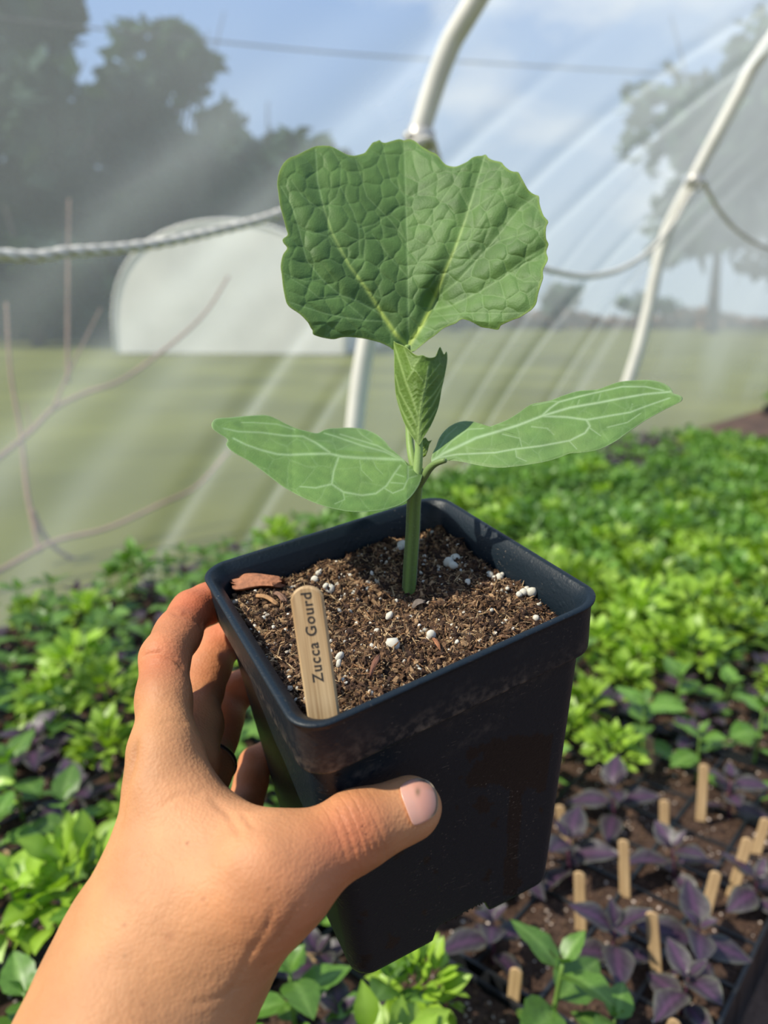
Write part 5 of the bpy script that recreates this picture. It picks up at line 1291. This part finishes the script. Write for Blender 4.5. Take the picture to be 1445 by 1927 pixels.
def in_poly(u, v, poly):
    c = False; n = len(poly)
    for i in range(n):
        x0, y0 = poly[i]; x1, y1 = poly[(i+1) % n]
        if (y0 > v) != (y1 > v) and u < (x1-x0)*(v-y0)/(y1-y0)+x0: c = not c
    return c
PURPLE = [(1040, 1430), (1200, 1400), (1330, 1440), (1445, 1480), (1600, 1500), (1600, 2050), (1180, 2050), (1000, 1900), (960, 1700), (1000, 1500)]
def kind_at(u, v, r):
    if in_poly(u, v, PURPLE):
        return 'purple' if r < .10 else None
    if 1120 < u < 1290 and 790 < v < 880: return 'purple' if r < .8 else 'lime'
    if u > 640 and v < 1130: return 'lime' if r < .93 else 'green'
    if u > 700 and v < 1240: return 'lime' if r < .62 else ('green' if r < .85 else 'purple')
    if u > 700 and v < 1480: return 'lime' if r < .30 else ('green' if r < .62 else ('purple' if r < .93 else None))
    if u < 640 and v < 1750: return 'green' if r < .58 else ('lime' if r < .74 else ('purple' if r < .93 else None))
    if u > 560 and v > 1700: return 'green' if r < .6 else (None if r < .9 else 'lime')
    return 'green' if r < .4 else ('purple' if r < .6 else (None if r < .8 else 'lime'))
region = lambda u, v: ('left of the hand' if u < 640 and v > 1000 else 'behind the pot' if u < 900 and v < 1100 else 'below the pot' if u < 1050 and v > 1600 else 'at the lower right' if v > 1450 else 'right of the pot' if v > 1000 else 'at the far right')
taken = [(*ground(915, 1775)[:2], .04), (*ground(915, 1850)[:2], .06), (*ground(870, 1760)[:2], .03)]
# hand-placed plants that stand out in the photograph: (pixel of the stem head, height of the head, kind, size, yaw, label)
HERO = [
 ((1035, 1800), .085, 'green', 1.45, .3, 'largest bright green basil, below and right of the pot foot'),
 ((1160, 1905), .05, 'green', .8, 1.0, 'small green basil at the bottom edge right of the largest basil'),
 ((1310, 1745), .034, 'purple', 1.08, .6, 'purple basil with spread pointed leaves at the lower right'),
 ((1160, 1745), .034, 'purple', 1.08, 1.2, 'dusky purple basil between two wooden tags right of the pot foot'),
 ((1275, 1600), .034, 'purple', 1.08, .1, 'purple basil right of the leaning tag midway down the right side'),
 ((1380, 1480), .034, 'purple', 1.2, .9, 'purple basil with broad veined leaves near the right edge'),
 ((1160, 1490), .034, 'purple', 1.2, .4, 'greenish purple basil just right of the pot wall'),
 ((1080, 1590), .034, 'purple', 1.2, 1.9, 'purple basil against the lower right corner of the pot'),
 ((1290, 1830), .034, 'purple', 1.05, .2, 'purple seedling with rounded pale-edged leaves at the lower right'),
 ((1430, 1640), .034, 'purple', .9, 1.4, 'purple basil cut by the right edge beside two tags'),
 ((1320, 1390), .05, 'green', 1.0, .5, 'four-leaved light green basil among bush basil on the right'),
 ((1220, 1335), .06, 'green', 1.25, 1.3, 'lime green basil with two round leaves right of the pot'),
 ((1430, 1345), .06, 'green', 1.2, .2, 'bright green basil with big leaves at the right edge'),
 ((1430, 1260), .034, 'purple', 1.2, .7, 'dark purple basil at the right edge above the bright green one'),
 ((720, 1870), .045, 'green', 1.0, .2, 'green basil directly under the pot foot'),
 ((555, 1860), .045, 'green', 1.1, 1.2, 'broad leaved green basil below the wrist'),
 ((790, 1830), .055, 'lime', .9, 0, 'lime bush basil peeking out under the pot foot'),
 ((640, 1900), .034, 'purple', 1.0, 1.2, 'dark purple seedling at the bottom edge below the pot'),
 ((930, 1740), .034, 'purple', 1.08, .3, 'large-leaved purple basil behind the notch of the pot foot'),
 ((30, 1440), .06, 'green', 1.25, .9, 'big leaved green basil at the left edge level with the palm'),
 ((120, 1530), .055, 'green', 1.2, .2, 'glossy green basil left of the palm'),
 ((150, 1490), .034, 'purple', 1.2, 1.5, 'dark purple basil left of the palm'),
 ((60, 1390), .034, 'purple', 1.15, .3, 'dark purple basil near the left edge above the big green leaves'),
 ((110, 1400), .034, 'purple', 1.0, 2.2, 'greyish purple basil left of the knuckles'),
 ((130, 1660), .06, 'lime', 1.35, 0, 'bright bush basil left of the wrist'),
 ((15, 1680), .06, 'lime', 1.2, 0, 'yellow green bush basil at the left edge by the wooden tag'),
 ((45, 1745), .034, 'purple', 1.0, .4, 'small purple basil left of the wrist near the left edge'),
 ((150, 1250), .06, 'lime', 1.35, 0, 'bright frilly bush basil left of the index finger'),
 ((195, 1310), .055, 'lime', 1.3, 1, 'frilly bush basil between the left edge and the hand'),
 ((280, 1120), .034, 'purple', 1.3, .2, 'dark purple basil by the film left of the pot'),
 ((210, 1225), .034, 'purple', 1.1, 1.2, 'purple basil left of the finger joint'),
 ((175, 1190), .06, 'green', 1.3, .1, 'pale green basil with long leaves near the film at left'),
 ((90, 1190), .06, 'green', 1.35, 1.1, 'dark green basil near the film at the left'),
 ((40, 1905), .04, 'green', 1.0, .4, 'green basil in the bottom left corner'),
]
for k, (px, h, kd, sz, yw, lab) in enumerate(HERO):
    p = ground(px[0], px[1], SZ+h); p[2] = SZ-.004; taken.append((p[0], p[1], .034*sz))
    plant_near(kd, p, sz, 30+k, lab, None, yw)
# fill the other cells; the nearest 300 of a kind stay single plants, the rest becomes one object of that kind
TAGS = [((1090, 1640), (1093, 1735)), ((1173, 1580), (1176, 1672)), ((1226, 1716), (1234, 1812)), ((1250, 1505), (1250, 1570)), ((1348, 1640), (1330, 1702)), ((1408, 1577), (1378, 1672)), ((1325, 1438), (1318, 1540)), ((1222, 1388), (1222, 1440)), ((1114, 1336), (1115, 1410)), ((1052, 1515), (1068, 1578)), ((1442, 1540), (1424, 1592)),
        ((590, 1750), (586, 1795)), ((12, 1600), (20, 1680)), ((972, 1822), (966, 1870)), ((1226, 1280), (1220, 1312)), ((1290, 1214), (1288, 1240)), ((1229, 1100), (1222, 1140)), ((1388, 1058), (1384, 1090)), ((1270, 1918), (1256, 1960))]
tag_lab = ['wooden tag standing right of the pot foot, pale and upright', 'wooden tag in the soil right of the first tag beside the pot', 'wooden tag upright near the bottom right, below a purple basil', 'wooden tag in the middle right among purple leaves', 'short wooden tag leaning right at the lower right', 'long wooden tag leaning right near the right edge', 'wooden tag in front of the broad purple basil at right', 'wooden tag in front of green bush basil right of the pot', 'wooden tag beside the lower half of the pot wall, behind purple leaves', 'wooden tag half hidden behind the right edge of the pot, leaning left', 'wooden tag cut by the right edge of the view',
           'wooden tag below the thumb between hand and pot foot', 'wooden tag at the left edge beside the wrist', 'wooden tag behind the largest basil below the pot', 'wooden tag behind the round lime leaves right of the pot', 'small wooden tag far right among bush basil', 'wooden tag in the green foliage level with the pot rim', 'wooden tag deep in the foliage near the right edge', 'wooden tag at the bottom edge lower right']
tagm = stick_mesh(.0095, .065, .0018).mesh('wooden_tag', M['wood'], False)
for (t0, t1), lab in zip(TAGS, tag_lab):
    foot = ground(t1[0], t1[1]+8, SZ); d = pix(foot)[2]
    # top: the same upright plane seen at the upper pixel
    r_ = ray(*t0); n_ = np.array([0, 1.0, 0]); tt = ((foot-CAM)@n_)/(r_@n_); top = CAM+r_*tt
    Z = top-foot; L_ = np.linalg.norm(Z); Z /= L_; X = np.array([1.0, -0.35, 0]); X -= Z*(X@Z); X /= np.linalg.norm(X); Y = np.cross(Z, X)
    o = link('wooden_tag', tagm); k = max(.9, min(1.3, L_/.045)); axes_obj(o, top-Z*.065, X, Y, Z); tag(o, lab, 'plant label', 'wooden tags among the seedlings')
    taken.append((foot[0], foot[1], .012))
def MIX(q): return np.interp(pix(q)[2], [1.15, 1.6, 2.2], [1, 5, 9])   # the far trays hold a darker bush basil
todo = []
for p, i, j in cells:
    u, v, d = pix(p+np.array([0, 0, .05]))
    r = rgc.random(); k = kind_at(u, v, r)
    if k is None: continue
    q = p + np.array([rgc.uniform(-.012, .012), rgc.uniform(-.012, .012), -.004])
    if any((q[0]-x)**2+(q[1]-y)**2 < rr*rr for x, y, rr in taken): continue
    todo.append((d, k, q, rgc.uniform(.8, 1.2), rgc.uniform(0, 6.28), rgc.randrange(100)))
todo.sort(key=lambda t: t[0]); cnt = {'green': 0, 'purple': 0, 'lime': 0}; rest = {'green': [], 'purple': [], 'lime': []}
WORD = {'green': 'green basil', 'purple': 'purple basil', 'lime': 'frilly bush basil'}
HIDE = [(430, 1120), (800, 985), (1060, 1130), (1050, 1300), (1010, 1600), (720, 1760), (560, 1690), (420, 1880), (180, 1880), (290, 1600), (330, 1280)]
LAND = [((390, 1090), 'the left corner of the pot rim'), ((300, 1200), 'the index finger joint'), ((230, 1450), 'the knuckle edge of the hand'), ((150, 1750), 'the wrist'), ((0, 1250), 'the left edge, near the film'), ((0, 1430), 'the left edge, level with the knuckles'), ((0, 1620), 'the left edge, level with the thumb'), ((0, 1850), 'the bottom left corner'),
        ((130, 1180), 'the foot of the film at left'), ((130, 1330), 'the frilly bush basil beside the finger'), ((150, 1520), 'the glossy basil left of the palm'), ((560, 1030), 'the back left rim of the pot'), ((700, 1820), 'the pot foot'), ((900, 1750), 'the notch of the pot foot'), ((1040, 1800), 'the largest green basil'), ((500, 1850), 'the underside of the wrist'),
        ((1120, 1130), 'the right corner of the pot rim'), ((1090, 1300), 'the right wall of the pot'), ((1230, 1310), 'the round lime leaves'), ((1430, 1260), 'the dark purple basil at the right edge'), ((1320, 1390), 'the four-leaved light basil'), ((1225, 1110), 'the tag level with the rim'), ((1388, 1060), 'the tag deep in the foliage'), ((1290, 1225), 'the small far right tag'), ((900, 950), 'the back corner of the pot'), ((1170, 830), 'the tip of the right seed leaf'),
        ((1300, 880), 'the far tray rows'), ((1430, 950), 'the far tray rows by the right edge'), ((1050, 950), 'the film behind the right seed leaf'), ((1400, 750), 'the foot of the film at far right'), ((1090, 1640), 'the first tag right of the pot foot'), ((1226, 1716), 'the tag near the bottom right'), ((1250, 1505), 'the short leaning tag'), ((1400, 1580), 'the long leaning tag'), ((1430, 1900), 'the bottom right corner'), ((1325, 1440), 'the tag in front of the broad purple basil'), ((1200, 1850), 'the bottom edge lower right')]
SIZEW = {'green': ('small ', '', 'large '), 'purple': ('small ', '', 'large '), 'lime': ('low ', '', 'tall ')}
for d, k, q, sz, yw, sd in todo:
    u, v, _ = pix(q+np.array([0, 0, .045])); reg = region(u, v)
    hid = in_poly(u, v, HIDE) or not vis(q, 45)
    if cnt[k] < 270 and not hid:
        cnt[k] += 1; (lu, lv), ln = min(LAND, key=lambda t: (t[0][0]-u)**2+(t[0][1]-v)**2)
        dx, dy = u-lu, v-lv; dr = ('just left of ' if dx < 0 else 'just right of ') if abs(dx) > abs(dy)*1.2 else ('above ' if dy < 0 else 'below ')
        if abs(dx)+abs(dy) > 130: dr = dr.replace('just ', '') if 'just' in dr else 'well '+dr
        w = SIZEW[k][0 if sz < .93 else (2 if sz > 1.07 else 1)]
        lab = w + WORD[k] + ' ' + dr + ln; grp = WORD[k]+'s '+dr+ln
        if d < 1.05: plant_near(k, q, sz, sd, lab, grp, yw)
        else:
            me_ = (BUSHG[sd % 3] if (sd % 10) < MIX(q) else BUSH[sd % 4]) if k == 'lime' else BROADM[k][sd % 5]
            o = link(NAMES[k], me_); o.location = q; o.rotation_euler = (0, 0, yw); o.scale = (sz*1.08,)*3; tag(o, lab, 'seedling', grp)
    else: rest[k].append((q, sz, yw, sd))
for k, lst in rest.items():
    if not lst: continue
    mb = MB()
    for q, sz, yw, sd in lst:
        src = (BUSHVG if (sd % 10) < MIX(q) else BUSHV)[sd % 3] if k == 'lime' else BROADLO[k][sd % 5]
        if not hasattr(src, 'cat'):
            src.cat = (np.concatenate(src.v), [f for f in src.f], np.concatenate(src.c))
        V, Fs, C = src.cat; c_, s_n = math.cos(yw), math.sin(yw); Rz = np.array([[c_, -s_n, 0], [s_n, c_, 0], [0, 0, 1]])
        base_n = mb.n; mb.v.append((V*sz*1.08)@Rz.T+q); mb.c.append(C*(0.85+.3*((sd*37) % 10)/10)); mb.n += len(V)
        for f in Fs: mb.f.append(f+base_n)
    tag(link(NAMES[k]+'_bed', mb.mesh(NAMES[k]+'_bed', M['plant'])), 'far mass of '+WORD[k]+' plants filling the trays towards the film', 'seedlings', kind='stuff')
print('plants', cnt, {k: len(v) for k, v in rest.items()})
# labels for the trays by where they lie
trays = [o for o in COL.objects if o.name.startswith('cell_tray')]
for o in trays:
    u, v, d = o['_uv']; del o['_uv']; r = region(u, v)
    (lu, lv), ln = min(LAND, key=lambda t: (t[0][0]-u)**2+(t[0][1]-v)**2); o['label'] = 'black cell tray of seedlings nearest ' + ln; o['group'] = 'black cell trays nearest ' + ln

# things that would still share a label are told apart by their order from the left
ORD = ['leftmost', 'second from left', 'third from left', 'fourth from left', 'fifth from left', 'sixth from left', 'seventh from left', 'eighth from left', 'ninth from left', 'tenth from left']
same = {}
for o in COL.objects:
    if o.parent is None and o.get('label'): same.setdefault(o['label'], []).append(o)
for lab, lst in same.items():
    if 1 < len(lst) <= 10:
        lst.sort(key=lambda o: pix(np.array(o.location))[0])
        for k, o in enumerate(lst):
            if len((lab + ORD[k]).split()) + 1 <= 16: o['label'] = lab + ', ' + ORD[k]
